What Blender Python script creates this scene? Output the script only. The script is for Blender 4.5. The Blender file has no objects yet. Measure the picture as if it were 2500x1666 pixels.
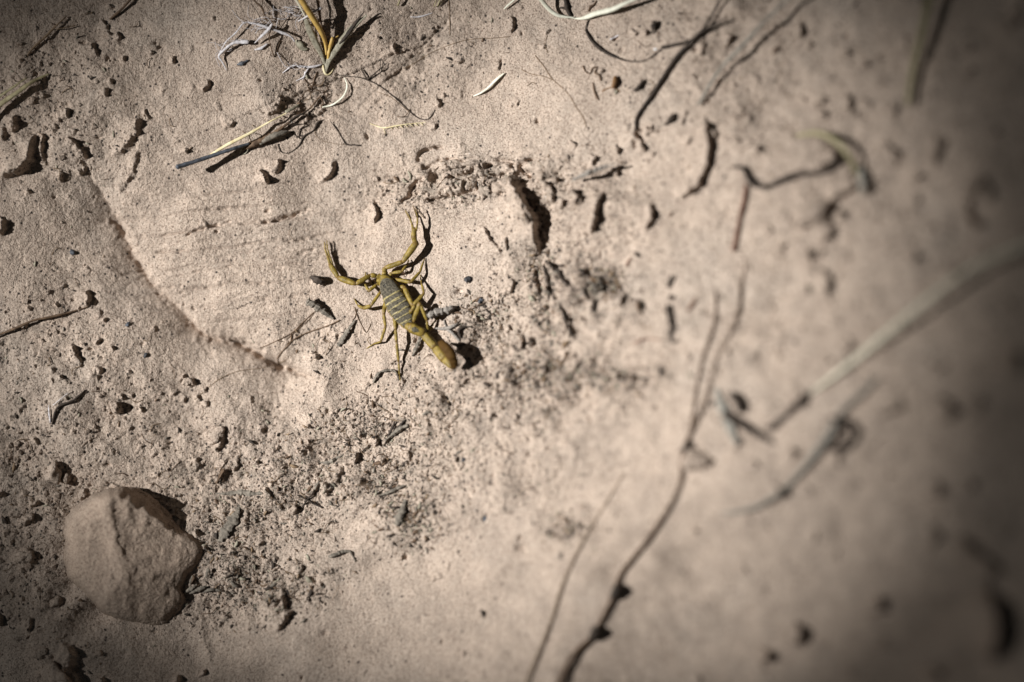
import bpy, math, random
import numpy as np
from mathutils import Vector
R = math.radians
rng = np.random.RandomState(7); random.seed(7)
S = bpy.context.scene; COL = S.collection

# ------------------------------------------------------------------ camera
F_PX = 85 / 36 * 2500.0; UD = 0.55; TH = R(14.5)
G2 = np.array([0.914, -0.406])                      # direction in which the rock comes nearer to the lens
cpos = np.array([G2[0] * math.sin(TH), G2[1] * math.sin(TH), math.cos(TH)]) * UD
fw = -cpos / UD
up = np.array([0, 1.0, 0]) - fw * fw[1]; up /= np.linalg.norm(up)
rt = np.cross(fw, up)
cam = bpy.data.cameras.new('camera'); cam.lens = 85; cam.sensor_width = 36
cam.clip_start = 0.01; cam.clip_end = 50
co = bpy.data.objects.new('camera', cam); COL.objects.link(co); S.camera = co
from mathutils import Matrix
M = Matrix(((rt[0], up[0], -fw[0], cpos[0]), (rt[1], up[1], -fw[1], cpos[1]), (rt[2], up[2], -fw[2], cpos[2]), (0, 0, 0, 1)))
co.matrix_world = M
cam.dof.use_dof = True; cam.dof.aperture_fstop = 2.2; cam.dof.aperture_blades = 0

# ------------------------------------------------------------------ sky (night) and the torch
W = bpy.data.worlds.new('World'); S.world = W; W.use_nodes = True
nt = W.node_tree; bg = nt.nodes['Background']
sky = nt.nodes.new('ShaderNodeTexSky'); sky.sky_type = 'NISHITA'; sky.sun_disc = False
sky.sun_elevation = R(2); sky.sun_rotation = R(90)
nt.links.new(sky.outputs[0], bg.inputs[0]); bg.inputs[1].default_value = 0.025
S.view_settings.view_transform = 'Standard'; S.view_settings.look = 'None'
S.view_settings.exposure = 0.0; S.view_settings.gamma = 1

LAMP_AIM_PX = (1190, 790); LAMP_D = 1.0; LAMP_E = R(49); LAMP_W = 92; LAMP_CONE = R(12.2)

# ------------------------------------------------------------------ pixel <-> place
T0 = -0.031
def base(x, y):
    t = x * G2[0] + y * G2[1] - T0
    a = np.abs(t)
    q = 1.75 * np.where(a < 0.13, a * a, 0.0169 + 0.26 * (a - 0.13) - 0.30 * np.minimum(a - 0.13, 0.4) ** 2)
    q = np.where(a > 0.53, 1.75 * (0.0169 + 0.26 * 0.4 - 0.30 * 0.16), q)
    m = np.minimum(a, .35); q = np.where(t < 0, .31 * (np.sqrt(m * m + .0001) - .01), q)
    return q - T0 * T0
def proj(x, y, z):
    d = [x - cpos[0], y - cpos[1], z - cpos[2]]
    k = d[0] * fw[0] + d[1] * fw[1] + d[2] * fw[2]
    return (1250 + F_PX * (d[0] * rt[0] + d[1] * rt[1] + d[2] * rt[2]) / k,
            833 - F_PX * (d[0] * up[0] + d[1] * up[1] + d[2] * up[2]) / k)
def ray(px, py):
    return fw + rt * ((px - 1250) / F_PX) - up * ((py - 833) / F_PX)
def hit(px, py, hfun, h=0.0):
    d = ray(px, py); z = 0.0
    for _ in range(14):
        k = (z - cpos[2]) / d[2]; x = cpos[0] + d[0] * k; y = cpos[1] + d[1] * k
        z = 0.35 * z + 0.65 * (float(hfun(x, y)) + h)
    return x, y, z
def UB(px, py):
    return hit(px, py, base)[:2]

FR = dict(F=(0, 0, .9412), A=(700, 480, 3.267), B=(400, 0, 3.3614), C=(0, 0, 2.941), D=(0, 500, 2.941), E=(0, 1100, 2.768),
          G=(900, 0, 2.941), H=(900, 350, 2.941), I=(500, 850, 2.941), J=(1250, 800, 1.811), K=(1650, 0, 1.96), L=(1650, 500, 1.96),
          M=(1000, 700, 7.84), N=(1350, 0, 4.706), O=(1250, 600, 5.227), Q=(1700, 1100, 2.77), S=(0, 0, 1))
def fr(f, pts):
    ox, oy, s = FR[f]
    return [(ox + p[0] / s, oy + p[1] / s) + tuple(p[2:]) for p in pts]

# ------------------------------------------------------------------ the rock surface
def axis(a, b, step, far, n):
    core = np.arange(a, b + step / 2, step)
    g = np.geomspace(step * 1.5, far, n)
    return np.concatenate([(a - np.cumsum(g))[::-1], core, b + np.cumsum(g)])
xs = axis(-0.168, 0.142, 0.00021, 0.35, 45); ys = axis(-0.108, 0.118, 0.00021, 0.35, 45)
X, Y = np.meshgrid(xs, ys); X = X.astype(np.float32); Y = Y.astype(np.float32)
def vnoise(x, y, cell, seed):
    tab = np.random.RandomState(seed).rand(257, 257).astype(np.float32); tab[256] = tab[0]; tab[:, 256] = tab[:, 0]
    u = x / cell + 37.3; v = y / cell + 91.7
    iu = np.floor(u); iv = np.floor(v); fu = (u - iu).astype(np.float32); fv = (v - iv).astype(np.float32)
    iu = iu.astype(np.int32) & 255; iv = iv.astype(np.int32) & 255
    fu = fu * fu * (3 - 2 * fu); fv = fv * fv * (3 - 2 * fv)
    a = tab[iv, iu]; b = tab[iv, iu + 1]; c = tab[iv + 1, iu]; d = tab[iv + 1, iu + 1]
    return (a + (b - a) * fu + (c - a) * fv + (a - b - c + d) * fu * fv) * 2 - 1
def ell(px, py, cx, cy, rx, ry, rot=0):
    c, s = math.cos(R(rot)), math.sin(R(rot)); dx = px - cx; dy = py - cy
    u = (dx * c + dy * s) / rx; v = (-dx * s + dy * c) / ry
    return np.exp(-(u * u + v * v) ** 1.5)
ROUGH = [(2050, 600, 480, 600, 0, .33), (1800, 150, 300, 250, 0, .35), (100, 900, 250, 250, 0, .4), (150, 250, 260, 260, 0, .35), (620, 1200, 330, 190, -15, .85), (900, 1100, 330, 130, -22, 1), (1180, 830, 150, 90, -15, .85), (1400, 700, 190, 120, 25, .9), (1330, 960, 280, 100, -12, .9),
         (120, 1250, 260, 330, 0, .55), (1110, 455, 210, 60, -8, .9), (1500, 520, 120, 160, 0, .45), (1100, 950, 260, 120, -20, .7), (640, 1440, 220, 90, -15, .9),
         (760, 240, 110, 70, -30, .6), (780, 860, 150, 90, 20, .4), (1000, 140, 260, 130, 0, .35), (330, 1010, 170, 120, 0, .5), (1200, 1150, 330, 110, -15, .5), (1350, 480, 110, 110, 0, .8)]
SMOOTH = [(550, 610, 230, 130, 5, .9), (1280, 240, 190, 120, 0, .7), (1120, 620, 110, 130, 0, .6), (1550, 1200, 330, 120, -25, .9), (560, 420, 160, 90, 0, .5)]
PX, PY = proj(X, Y, base(X, Y)); PX = PX.astype(np.float32); PY = PY.astype(np.float32)
rough = np.zeros_like(X)
for a in ROUGH: rough = np.maximum(rough, a[5] * ell(PX, PY, *a[:5]))
for a in SMOOTH: rough = rough * (1 - a[5] * ell(PX, PY, *a[:5]))
wx = X * 1000; wy = Y * 1000                         # millimetres
H = 1.3 * vnoise(wx, wy, 24, 1) + (.75 + .95 * rough) * vnoise(wx, wy, 9, 2)
n3 = vnoise(wx + .35 * wy, wy, 3.6, 3); n4 = vnoise(wx, wy, 1.5, 4); n5 = vnoise(wx, wy, .75, 5); n6 = vnoise(wx, wy, .42, 6)
H += n3 * (.20 + .62 * rough) + n4 * (.035 + .25 * rough) + n5 * (.016 + .13 * rough) + n6 * (.014 + .08 * rough)
H -= .42 * rough * np.clip(vnoise(wx, wy, 1.9, 8) - .35, 0, 1) + .25 * rough * np.clip(vnoise(wx, wy, .9, 9) - .4, 0, 1)
H -= .30 * np.clip(vnoise(wx, wy, 1.3, 19) - .83, 0, 1) * 4 * .5
def crease(c, k, sd, pw=9):
    return ((1 - np.abs(vnoise(wx + .5 * vnoise(wx, wy, 1.4, sd + 5), wy + .5 * vnoise(wx, wy, 1.4, sd + 6), c, sd))) ** pw) * k
H -= crease(3.1, 1, 61) * (.02 + .42 * rough) * np.clip(vnoise(wx, wy, 4.2, 62) + .35, 0, 1)
H -= crease(1.5, 1, 71, 7) * (.02 + .34 * rough) * np.clip(vnoise(wx, wy, 2.6, 72) + .2, 0, 1)
H -= .75 * (.12 + rough) * np.clip(vnoise(wx, wy, .62, 73) * .6 + vnoise(wx, wy, .33, 74) * .6 - .52, 0, 1) * 2.2
led = ell(PX, PY, 1130, 440, 240, 75, -8) + .6 * ell(PX, PY, 1420, 560, 150, 110, 0); lq = (PY + .10 * PX + 10 * vnoise(wx, wy, 4, 81) + 4 * vnoise(wx, wy, 1.5, 82)) / 22.0
lf = lq - np.floor(lq); H += led * .75 * np.where(lf < .82, lf / .82, (1 - lf) / .18) * (.7 + .5 * vnoise(wx, wy, 3, 83))
H += 4.5 * ell(PX, PY, 420, 1560, 420, 300, 0)  # added swell, tilts the lower left ground towards the torch to brighten it
# faint bedding ripples on the slab
rip = ell(PX, PY, 560, 620, 270, 170, 0)
ph = PY + .10 * PX + 9 * vnoise(wx, wy, 7, 12)
H += rip * (.11 * np.sin(ph / 4.2 + 2 * vnoise(wx, wy, 12, 13)) + .16 * np.sin(ph / 9.5)) * (.6 + .6 * vnoise(wx, wy, 5, 14))
WX = .30 * vnoise(wx, wy, 1.1, 21) + .14 * vnoise(wx, wy, .5, 22); WY = .30 * vnoise(wx, wy, 1.1, 23) + .14 * vnoise(wx, wy, .5, 24)

def window(pts, m):
    a = np.array(pts); x0, y0 = a.min(0) - m; x1, y1 = a.max(0) + m
    i0, i1 = np.searchsorted(xs * 1000, (x0, x1)); j0, j1 = np.searchsorted(ys * 1000, (y0, y1))
    return slice(j0, j1), slice(i0, i1)
def dist(pts, sl, warp=1.0):
    x = wx[sl] + WX[sl] * warp; y = wy[sl] + WY[sl] * warp
    best = np.full(x.shape, 1e9, np.float32); side = np.zeros_like(best); par = np.zeros_like(best)
    L = [0]
    for a, b in zip(pts, pts[1:]): L.append(L[-1] + math.dist(a, b))
    for k, (a, b) in enumerate(zip(pts, pts[1:])):
        dx, dy = b[0] - a[0], b[1] - a[1]; l2 = dx * dx + dy * dy + 1e-9
        t = np.clip(((x - a[0]) * dx + (y - a[1]) * dy) / l2, 0, 1)
        ex = x - a[0] - t * dx; ey = y - a[1] - t * dy; d = np.sqrt(ex * ex + ey * ey)
        nx, ny = dy, -dx
        if nx < 0 or (abs(nx) < 1e-6 and ny > 0): nx, ny = -nx, -ny
        m = d < best
        best[m] = d[m]; side[m] = np.sign(ex * nx + ey * ny)[m]; par[m] = ((L[k] + t * math.sqrt(l2)) / (L[-1] + 1e-9))[m]
    return best, side, par
def mm(pts):
    return [tuple(1000 * c for c in UB(p[0], p[1])) for p in pts]
def scarp(f, pts, h, wl=2.2, wr=.22, hollow=.35, warp=1.0, ends=.16):
    """an edge: the left side climbs gently to the crest, the right side drops"""
    p = mm(fr(f, pts)); sl = window(p, wl * 4.5 + 1)
    d, s, t = dist(p, sl, warp)
    tp = np.clip(np.minimum(t, 1 - t) / ends, 0, 1) ** .7 if ends else 1.0
    end = np.where((t <= 0) | (t >= 1), np.exp(-(d / .5) ** 2), 1.0) if ends else 1.0
    wl = wl * 1.25; hollow = hollow * .8
    v = np.where(s <= 0, np.exp(-(d / wl) ** 1.1), np.exp(-(d / wr) ** 2) * (1 + hollow) - hollow * np.exp(-(d / (wl * .7)) ** 2))
    ra_ = min(1, .95 / max(h, .3)); rag = 1 + .75 * ra_ * vnoise(wx[sl] + 13, wy[sl], .8, 33) + .4 * ra_ * vnoise(wx[sl], wy[sl] + 7, .4, 34)
    H[sl] += 1.0 * h * v * np.maximum(tp, .0) * end * (1 + (np.clip(rag, .1, 1.8) - 1) * np.exp(-d / .55))
def groove(f, pts, depth, w=.35, warp=1.0, mo=.45):
    p = mm(fr(f, pts)); sl = window(p, w * 4 + 1)
    d, s, t = dist(p, sl, warp)
    H[sl] -= depth * np.exp(-(d / w) ** 2) * (1 - mo + mo * vnoise(wx[sl], wy[sl], 1.2, 31)) * np.clip(np.minimum(t, 1 - t) / .1 + .25, 0, 1)
def lump(f, c, rx, ry, h, rot=0, pw=1.3, warp=1.0):
    (px, py), = fr(f, [c]); x0, y0 = mm([(px, py)])[0]; s = FR[f][2]
    rx = rx / s * .092; ry = ry / s * .092
    sl = window([(x0, y0)], max(rx, ry) * 2.6)
    x = wx[sl] + WX[sl] * warp - x0; y = wy[sl] + WY[sl] * warp - y0; c_, s_ = math.cos(R(rot)), math.sin(R(rot))
    u = (x * c_ - y * s_) / rx; v = (x * s_ + y * c_) / ry
    H[sl] += h * np.exp(-(u * u + v * v) ** pw)

# slab edge crossing the left of the picture: left apron dips, slab rises
p = mm(fr('S', [(170, 330), (212, 430), (262, 530), (300, 610), (340, 680), (421, 752), (452, 789), (493, 818), (558, 828), (629, 872), (728, 908), (800, 935)])); sl = window(p, 40)
d, s, t = dist(p, sl, .9)
fade = np.clip(t / .25, 0, 1) * np.clip((1 - t) / .12, 0, 1)
ext = np.where((t <= 0) | (t >= 1), np.exp(-(d / 3) ** 2), 1.0)
H[sl] += np.where(s > 0, (2.3 * (1 - np.exp(-d / 1.0)) + 1.4 * (1 - np.exp(-d / 12))) * np.exp(-(d / 38) ** 2) - 6.3 * np.exp(-d / 60), -5.8 * np.exp(-(d / 13) ** 1.3) - (.5 + 1.3 * np.clip((t - .45) / .15, 0, 1)) * np.exp(-(d / 1.6))) * fade * ext
H[sl] += np.where(s > 0, 0, .3 * np.exp(-(d / 12) ** 2)) * fade * ext
# crevices on the slab
groove('S', [(540, 824), (575, 836), (605, 856), (632, 876), (680, 893), (735, 910)], 2.0, .8, .7); groove('S', [(285, 600), (318, 645), (352, 695)], .5, .7); groove('S', [(238, 530), (258, 545), (280, 570)], .8, .6)
scarp('D', [(700, 80), (760, 130), (820, 200)], .55, 2.0); scarp('D', [(1640, 960), (1750, 1020), (1850, 1100), (2000, 1150), (2140, 1205)], .5, 2.4, .3)
groove('D', [(1300, 210), (1450, 160), (1640, 110)], 1.1, .36); groove('D', [(1640, 110), (1860, 130)], .5, .25); groove('D', [(1850, 135), (2050, 80), (2180, 20)], 1.5, .4)
groove('D', [(1880, 130), (2040, 90)], .5, .3); groove('D', [(2120, 350), (2230, 310)], .8, .28); groove('D', [(2180, 250), (2353, 190), (2450, 170)], .45, .25)
for a, b in (((460, 640), (740, 595)), ((480, 690), (760, 640)), ((520, 735), (700, 700)), ((540, 760), (690, 735)), ((430, 600), (640, 575)), ((640, 655), (790, 640))):
    groove('S', [a, ((a[0] + b[0]) / 2, (a[1] + b[1]) / 2 - 6), b], .28, .3, 1.9)
# stepped ledges above the scorpion
for pts, dp, w in (([(345, 1120), (360, 1095), (410, 1070), (470, 1052), (520, 1050)], .9, .3), ([(385, 1205), (440, 1175), (500, 1150), (620, 1135), (700, 1160)], .7, .22),
                   ([(570, 1270), (620, 1268), (680, 1255), (740, 1235), (765, 1200)], 1.5, .38), ([(230, 1445), (290, 1410), (305, 1340), (330, 1300), (375, 1275)], 1.1, .33),
                   ([(415, 1440), (500, 1425), (580, 1395)], 1.4, .4), ([(590, 1410), (660, 1395), (720, 1380), (785, 1360)], 1.0, .38), ([(700, 1300), (690, 1390)], .6, .25), ([(775, 1300), (785, 1370)], .8, .25),
                   ([(820, 1200), (880, 1180)], 1.2, .4), ([(900, 1150), (1010, 1150), (1100, 1180), (1200, 1140)], .8, .4), ([(345, 1130), (350, 1160)], .7, .4)):
    groove('G', pts, dp * 2.6, w * 1.15, .75, .3)
lump('G', (460, 1270), 30, 30, -2.2); lump('G', (440, 1225), 16, 22, -.8); lump('G', (560, 1200), 130, 40, 1.1, 5, 2.2, .6); lump('G', (620, 1335), 150, 45, .9, 8, 2.2, .6); groove('G', [(1010, 1180), (1090, 1210), (1160, 1260)], 2.2, .5); groove('G', [(860, 1290), (960, 1250), (1040, 1225)], 1.4, .4)
scarp('G', [(1110, 1480), (1150, 1560), (1190, 1640)], .9, 1.2); scarp('G', [(1420, 1440), (1400, 1500)], 1.2, 1); scarp('G', [(1490, 1380), (1530, 1420), (1500, 1490)], 1.3, 1.2); scarp('G', [(1260, 1280), (1275, 1300)], 1.2, .9); scarp('G', [(1350, 1290), (1360, 1320)], 1.2, .9); scarp('G', [(1480, 1370), (1500, 1390)], 1.3, .9)
scarp('G', [(1770, 1050), (1800, 1060), (1780, 1110)], 1.2, 1.2); scarp('G', [(1990, 920), (2020, 950), (2050, 940)], 1.2, 1.2); scarp('G', [(1440, 1020), (1500, 1045)], .7, 1); lump('G', (850, 1190), 34, 20, -1.0)
scarp('G', [(640, 1000), (660, 1050), (700, 1085)], .35, 2.5, .8, .2); scarp('G', [(1010, 765), (1050, 750), (1080, 715)], .45, 1.4); scarp('G', [(650, 640), (655, 690)], .2, 1)
scarp('G', [(0, 1450), (45, 1490), (60, 1540), (30, 1600)], 1.2, 1.6); scarp('G', [(445, 945), (480, 920), (490, 880)], .6, 1); scarp('G', [(480, 700), (500, 740), (490, 780)], .7, 1)
scarp('G', [(1010, 115), (1035, 150), (1025, 235)], .9, 1.2); scarp('G', [(1260, 240), (1300, 210)], .5, .8); scarp('G', [(645, 460), (685, 420)], .7, .8)
scarp('G', [(1250, 350), (1265, 315)], .5, .7); scarp('G', [(60, 265), (90, 285)], .5, .6); scarp('G', [(170, 360), (190, 330), (170, 310)], .5, .6)
scarp('G', [(440, 195), (470, 215)], .6, .6); scarp('G', [(385, 560), (400, 540), (385, 500)], .4, .6); scarp('G', [(520, 650), (540, 690)], .5, .7)
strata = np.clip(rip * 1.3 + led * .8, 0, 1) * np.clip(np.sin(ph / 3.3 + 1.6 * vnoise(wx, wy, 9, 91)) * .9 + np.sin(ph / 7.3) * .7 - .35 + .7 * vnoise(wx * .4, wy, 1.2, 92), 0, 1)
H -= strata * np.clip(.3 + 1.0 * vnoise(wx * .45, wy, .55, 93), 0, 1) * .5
# upright fin with the deep hollow beside it
p = mm(fr('H', [(1000, 240), (1050, 290), (1085, 360), (1130, 440), (1185, 520), (1212, 600), (1200, 700), (1195, 830)])); sl = window(p, 14)
d, s, t = dist(p, sl, 1.2); prof = np.clip(np.minimum(t / .25, (1 - t) / .35), 0, 1) ** .8 * np.where((t <= 0) | (t >= 1), np.exp(-(d / 1) ** 2), 1)
H[sl] += prof * np.where(s <= 0, 4.0 * np.exp(-(d / 4.4) ** 1.5), 4.3 * np.exp(-(d / .45) ** 2) - 1.0 * np.exp(-(d / 4.5) ** 2))
lump('H', (1130, 250), 75, 60, -1.8); lump('H', (1090, 200), 50, 40, -1.0); lump('H', (1250, 340), 70, 50, -1.6); lump('H', (1290, 500), 40, 60, -.8)
lump('H', (1000, 300), 60, 50, 1.2); lump('H', (1100, 130), 40, 30, .8, 0, 1.2, 2)
scarp('H', [(1260, 280), (1330, 350), (1340, 440)], 1.2, 1.2); scarp('H', [(1700, 370), (1660, 460), (1640, 560), (1600, 660)], 1.9, 1.5, .3); scarp('H', [(1540, 380), (1545, 430), (1520, 470)], .8, 1)
scarp('H', [(2030, 430), (2045, 545), (1990, 630)], 1.3, 1.6); scarp('H', [(1610, 170), (1635, 90)], 1.2, 1); scarp('H', [(1740, 210), (1790, 180), (1780, 240)], 1.1, 1)
scarp('H', [(1030, 960), (1035, 1020), (1010, 1075), (950, 1085)], .75, 1.6); scarp('H', [(805, 580), (850, 630), (880, 700), (930, 760), (970, 800)], .7, 1.1); scarp('H', [(990, 690), (1000, 740), (985, 780)], .8, 1)
scarp('H', [(735, 755), (790, 735), (795, 715)], .55, .8); scarp('H', [(1260, 850), (1330, 900), (1390, 980), (1450, 1050)], 1.3, 2.0, .25); scarp('H', [(1260, 900), (1290, 1000), (1290, 1100)], .9, 1)
scarp('H', [(1180, 900), (1200, 1020), (1215, 1100)], 1.0, 1.3); lump('H', (1290, 1170), 28, 36, -1.4); lump('H', (1190, 1430), 22, 30, -1.5)
scarp('H', [(1620, 1130), (1610, 1200)], 1.1, 1); scarp('H', [(1370, 1150), (1390, 1200), (1420, 1290)], .9, .9); scarp('H', [(1100, 1370), (1110, 1430), (1100, 1490)], .9, 1.2)
scarp('H', [(1960, 1130), (1940, 1190), (1950, 1230)], 1.0, 1.0); lump('H', (640, 1060), 30, 16, -.9); lump('H', (640, 1260), 26, 18, -.9)
scarp('H', [(1000, 1240), (960, 1240), (940, 1260)], .5, .8); scarp('H', [(765, 1230), (770, 1280)], .5, .7)
# right of the fin
scarp('K', [(130, 560), (155, 600), (160, 680), (155, 780), (110, 880), (60, 925), (0, 950)], 1.7, 2.6, .35, .3); scarp('K', [(150, 590), (190, 640), (185, 665)], 1.2, 1)
lump('G', (1940, 1000), 40, 70, -2.2, 20); scarp('G', [(1900, 960), (1960, 1020), (1990, 1100)], 1.5, 1)
scarp('K', [(600, 110), (600, 180)], 1.3, 1.2); scarp('K', [(640, 190), (655, 215)], 1.1, 1); scarp('K', [(815, 235), (830, 260)], 1.3, 1.1); scarp('K', [(890, 290), (915, 310)], 1.2, 1)
scarp('K', [(815, 440), (835, 490), (825, 530)], 1.5, 1.4); scarp('K', [(705, 520), (715, 570)], 1.2, 1.2); scarp('K', [(400, 700), (400, 745)], 1.3, 1.2); scarp('K', [(420, 180), (430, 200)], .9, 1)
scarp('K', [(990, 680), (1030, 720), (1080, 735)], 1.6, 1.5); scarp('K', [(1290, 660), (1260, 730), (1240, 790)], 1.5, 1.5); scarp('K', [(1160, 830), (1165, 860)], 2.0, 1.5)
scarp('K', [(1420, 960), (1425, 900), (1470, 880), (1500, 920), (1510, 970)], 2.0, 1.2); scarp('K', [(1450, 1050), (1460, 1080)], 1.5, 1.4); scarp('K', [(1635, 90), (1640, 130)], 1.8, 1.4)
scarp('K', [(1640, 20), (1650, 60)], 1.8, 1.4); scarp('K', [(1410, 330), (1420, 350)], 1.3, 1.2); scarp('K', [(1040, 540), (1060, 510)], 1.4, 1.4); scarp('K', [(1145, 1220), (1150, 1255)], 1.7, 1.3)
scarp('K', [(760, 1080), (740, 1130), (700, 1160)], 1.6, 1.5); scarp('K', [(645, 1200), (645, 1240)], 1.8, 1.2); scarp('K', [(700, 1200), (710, 1220)], 1.5, 1.2); scarp('K', [(700, 1290), (740, 1360), (720, 1410)], 1.8, 1.6)
scarp('K', [(790, 1010), (800, 1050)], 1.4, 1.2); scarp('K', [(620, 1370), (640, 1400)], 1.2, 1.2); lump('K', (680, 1030), 60, 70, .9); lump('K', (620, 1260), 40, 70, .8)
scarp('K', [(780, 740), (740, 790), (690, 800)], 1.6, 1.5); scarp('K', [(870, 890), (810, 930), (740, 960)], 2.0, 2.0); scarp('K', [(835, 810), (850, 830)], 1.3, 1)
scarp('L', [(1260, 920), (1300, 960), (1330, 1020)], 2.6, 1.8); scarp('L', [(1100, 960), (1030, 985), (970, 1010)], 1.6, 1.8); scarp('L', [(1620, 700), (1640, 800)], 2.4, 2.0); scarp('L', [(1440, 920), (1480, 960)], 1.4, 2)
scarp('L', [(860, 660), (810, 710)], 1.5, 1.4); scarp('L', [(710, 730), (735, 750)], 1.1, 1.2); scarp('L', [(550, 1170), (580, 1200)], 1.9, 1.2); scarp('L', [(620, 910), (560, 960)], 1.3, 1.3)
scarp('L', [(280, 1120), (310, 1150)], 1.2, 1.2); scarp('L', [(500, 1370), (470, 1400)], 1.4, 1.4)
scarp('Q', [(650, 1180), (680, 1250), (640, 1330)], 3.0, 2.6); scarp('Q', [(460, 1360), (440, 1420), (380, 1440)], 2.6, 2.4); scarp('Q', [(1210, 990), (1230, 1100)], 2.4, 2.6)
scarp('Q', [(1930, 940), (2010, 1080), (2030, 1250), (1980, 1430)], 5.5, 4.0, .6, .4); scarp('Q', [(1560, 520), (1640, 570)], 2.4, 2.2); scarp('Q', [(1760, 560), (1860, 680), (1960, 760), (2040, 830)], 2.6, 2.6, .6)
scarp('Q', [(1610, 1480), (1620, 1560)], 3.0, 2.4); scarp('Q', [(1620, 210), (1630, 300)], 1.8, 2); scarp('Q', [(1840, 200), (1850, 260)], 1.6, 2)
# broad shelf falling away at the lower right
p = mm(fr('S', [(2650, 880), (2150, 985), (1950, 1070), (1760, 1170), (1600, 1240), (1480, 1340), (1400, 1450), (1350, 1600), (1330, 1780)])); sl = window(p, 60)
d, s, t = dist(p, sl, 0)
H[sl] += np.where(s > 0, -9.5 * (1 - np.exp(-(d / 24) ** 1.5)) - .08 * d, -.0 * d).astype(np.float32) * np.exp(-(d / 70) ** 4)
p = mm(fr('S', [(600, 1490), (760, 1440), (950, 1370), (1150, 1290), (1400, 1200), (1600, 1130)])); sl = window(p, 14)
d, s, t = dist(p, sl, 1.5)
H[sl] += -.55 * np.exp(-(d / 2.4) ** 2) * np.where((t <= 0) | (t >= 1), np.exp(-(d / 1) ** 2), 1)
# left side
scarp('C', [(0, 1275), (70, 1265), (130, 1240), (190, 1190), (225, 1130), (240, 1040), (240, 950)], 2.3, 3.4, .3, .3); scarp('C', [(85, 960), (110, 900), (115, 830)], 1.4, 1.6); scarp('C', [(20, 900), (40, 960), (20, 1010)], 1.0, 1.4)
scarp('C', [(290, 950), (310, 1000), (300, 1080), (320, 1180)], 1.1, 1.2); scarp('C', [(485, 990), (530, 1030), (580, 1080), (605, 1140)], 1.6, 1.4); scarp('C', [(370, 950), (420, 900)], .9, 1.2)
scarp('C', [(430, 780), (480, 800), (490, 850)], 1.1, 1.2); scarp('C', [(960, 810), (990, 860), (970, 950), (900, 1040), (850, 1090), (770, 1110)], 1.0, 2.2, .5, .3); scarp('C', [(970, 1080), (960, 1170), (920, 1260), (870, 1310), (820, 1360)], .7, 2.0, .3)
scarp('C', [(770, 640), (770, 700)], 1.2, .9); scarp('C', [(750, 690), (760, 640)], .4, .8); scarp('C', [(1315, 1060), (1320, 1095)], .9, .7); scarp('C', [(1250, 975), (1265, 1010)], .6, .6)
scarp('C', [(1490, 570), (1490, 610), (1455, 650)], 1.0, .9); scarp('C', [(1240, 400), (1240, 455)], .9, .7); scarp('C', [(1590, 915), (1645, 900), (1670, 870)], .7, 1.3); scarp('C', [(1910, 820), (1990, 790), (2015, 740), (2015, 690)], 1.0, 1.4)
scarp('C', [(1850, 1220), (1905, 1260), (1905, 1320)], 1.3, 1.2); scarp('C', [(1985, 1130), (1990, 1200), (1950, 1250)], 1.1, 1.2); scarp('B', [(1370, 1290), (1380, 1360), (1340, 1440), (1240, 1495)], 1.0, 1.7)
scarp('C', [(600, 1180), (540, 1250)], .9, 1.3); scarp('C', [(430, 1230), (410, 1300)], .9, 1.3); scarp('C', [(650, 300), (690, 400)], .8, 1.2); scarp('C', [(830, 230), (850, 280)], 1.0, .8); scarp('C', [(1080, 360), (1085, 385)], .7, .7)
scarp('C', [(880, 400), (890, 440)], .6, .8); scarp('C', [(1370, 320), (1380, 370)], .5, .8); scarp('C', [(1540, 130), (1545, 160)], .6, .7); scarp('C', [(700, 130), (750, 170), (740, 210)], .7, .9); scarp('C', [(600, 70), (610, 90)], .9, .8); scarp('C', [(770, 20), (780, 50)], .9, .8); scarp('C', [(795, 570), (800, 600)], .8, .7)
scarp('D', [(40, 110), (50, 170), (10, 230)], 1.5, 1.5); scarp('D', [(590, 600), (610, 650), (595, 730)], 1.1, 1.6); lump('D', (510, 340), 20, 18, -.3); scarp('D', [(430, 560), (440, 580)], .8, .7); scarp('D', [(1080, 870), (1095, 900)], .7, .7)
scarp('D', [(490, 990), (530, 1030), (550, 1090), (590, 1130)], 1.1, 1.0); scarp('D', [(690, 1160), (740, 1190), (750, 1220)], 1.1, 1.0); scarp('D', [(385, 1160), (410, 1200)], 1.0, .8); scarp('D', [(440, 1220), (460, 1260)], .9, .7); scarp('D', [(800, 1020), (825, 1045)], .8, .7)
scarp('D', [(840, 1440), (860, 1490), (820, 1500)], 1.1, 1.0); scarp('D', [(940, 1350), (940, 1390)], .8, .7); scarp('D', [(870, 1340), (890, 1390)], .8, .8); scarp('D', [(920, 1180), (925, 1220)], .6, .6); scarp('D', [(1340, 1240), (1380, 1290)], .9, 1.0); scarp('D', [(1290, 1210), (1310, 1235)], .6, .6)
scarp('D', [(1390, 1360), (1420, 1410)], .8, .7); scarp('D', [(1460, 1400), (1480, 1450)], .7, .7); scarp('D', [(2225, 515), (2290, 530), (2320, 580)], 1.1, .9); scarp('D', [(2240, 1050), (2290, 1090), (2270, 1110)], 1.0, 1.0); scarp('I', [(770, 30), (820, 60), (810, 80)], .9, .9)
scarp('E', [(480, 1300), (545, 1330), (570, 1380), (550, 1440), (500, 1490)], 2.0, 4.0, .35, .3); scarp('E', [(500, 1460), (560, 1510), (570, 1580)], 1.8, 2.2); lump('E', (390, 1540), 90, 80, 1.6); lump('E', (190, 730), 50, 60, .5); lump('E', (70, 1130), 60, 80, .3)
scarp('E', [(10, 1090), (45, 1140), (30, 1190)], 2.0, 1.6); scarp('E', [(270, 1130), (240, 1230)], .8, 2); scarp('E', [(200, 650), (240, 720), (240, 770)], .9, 1.4); scarp('E', [(240, 330), (255, 355), (200, 385)], 1.0, 1.1)
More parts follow.
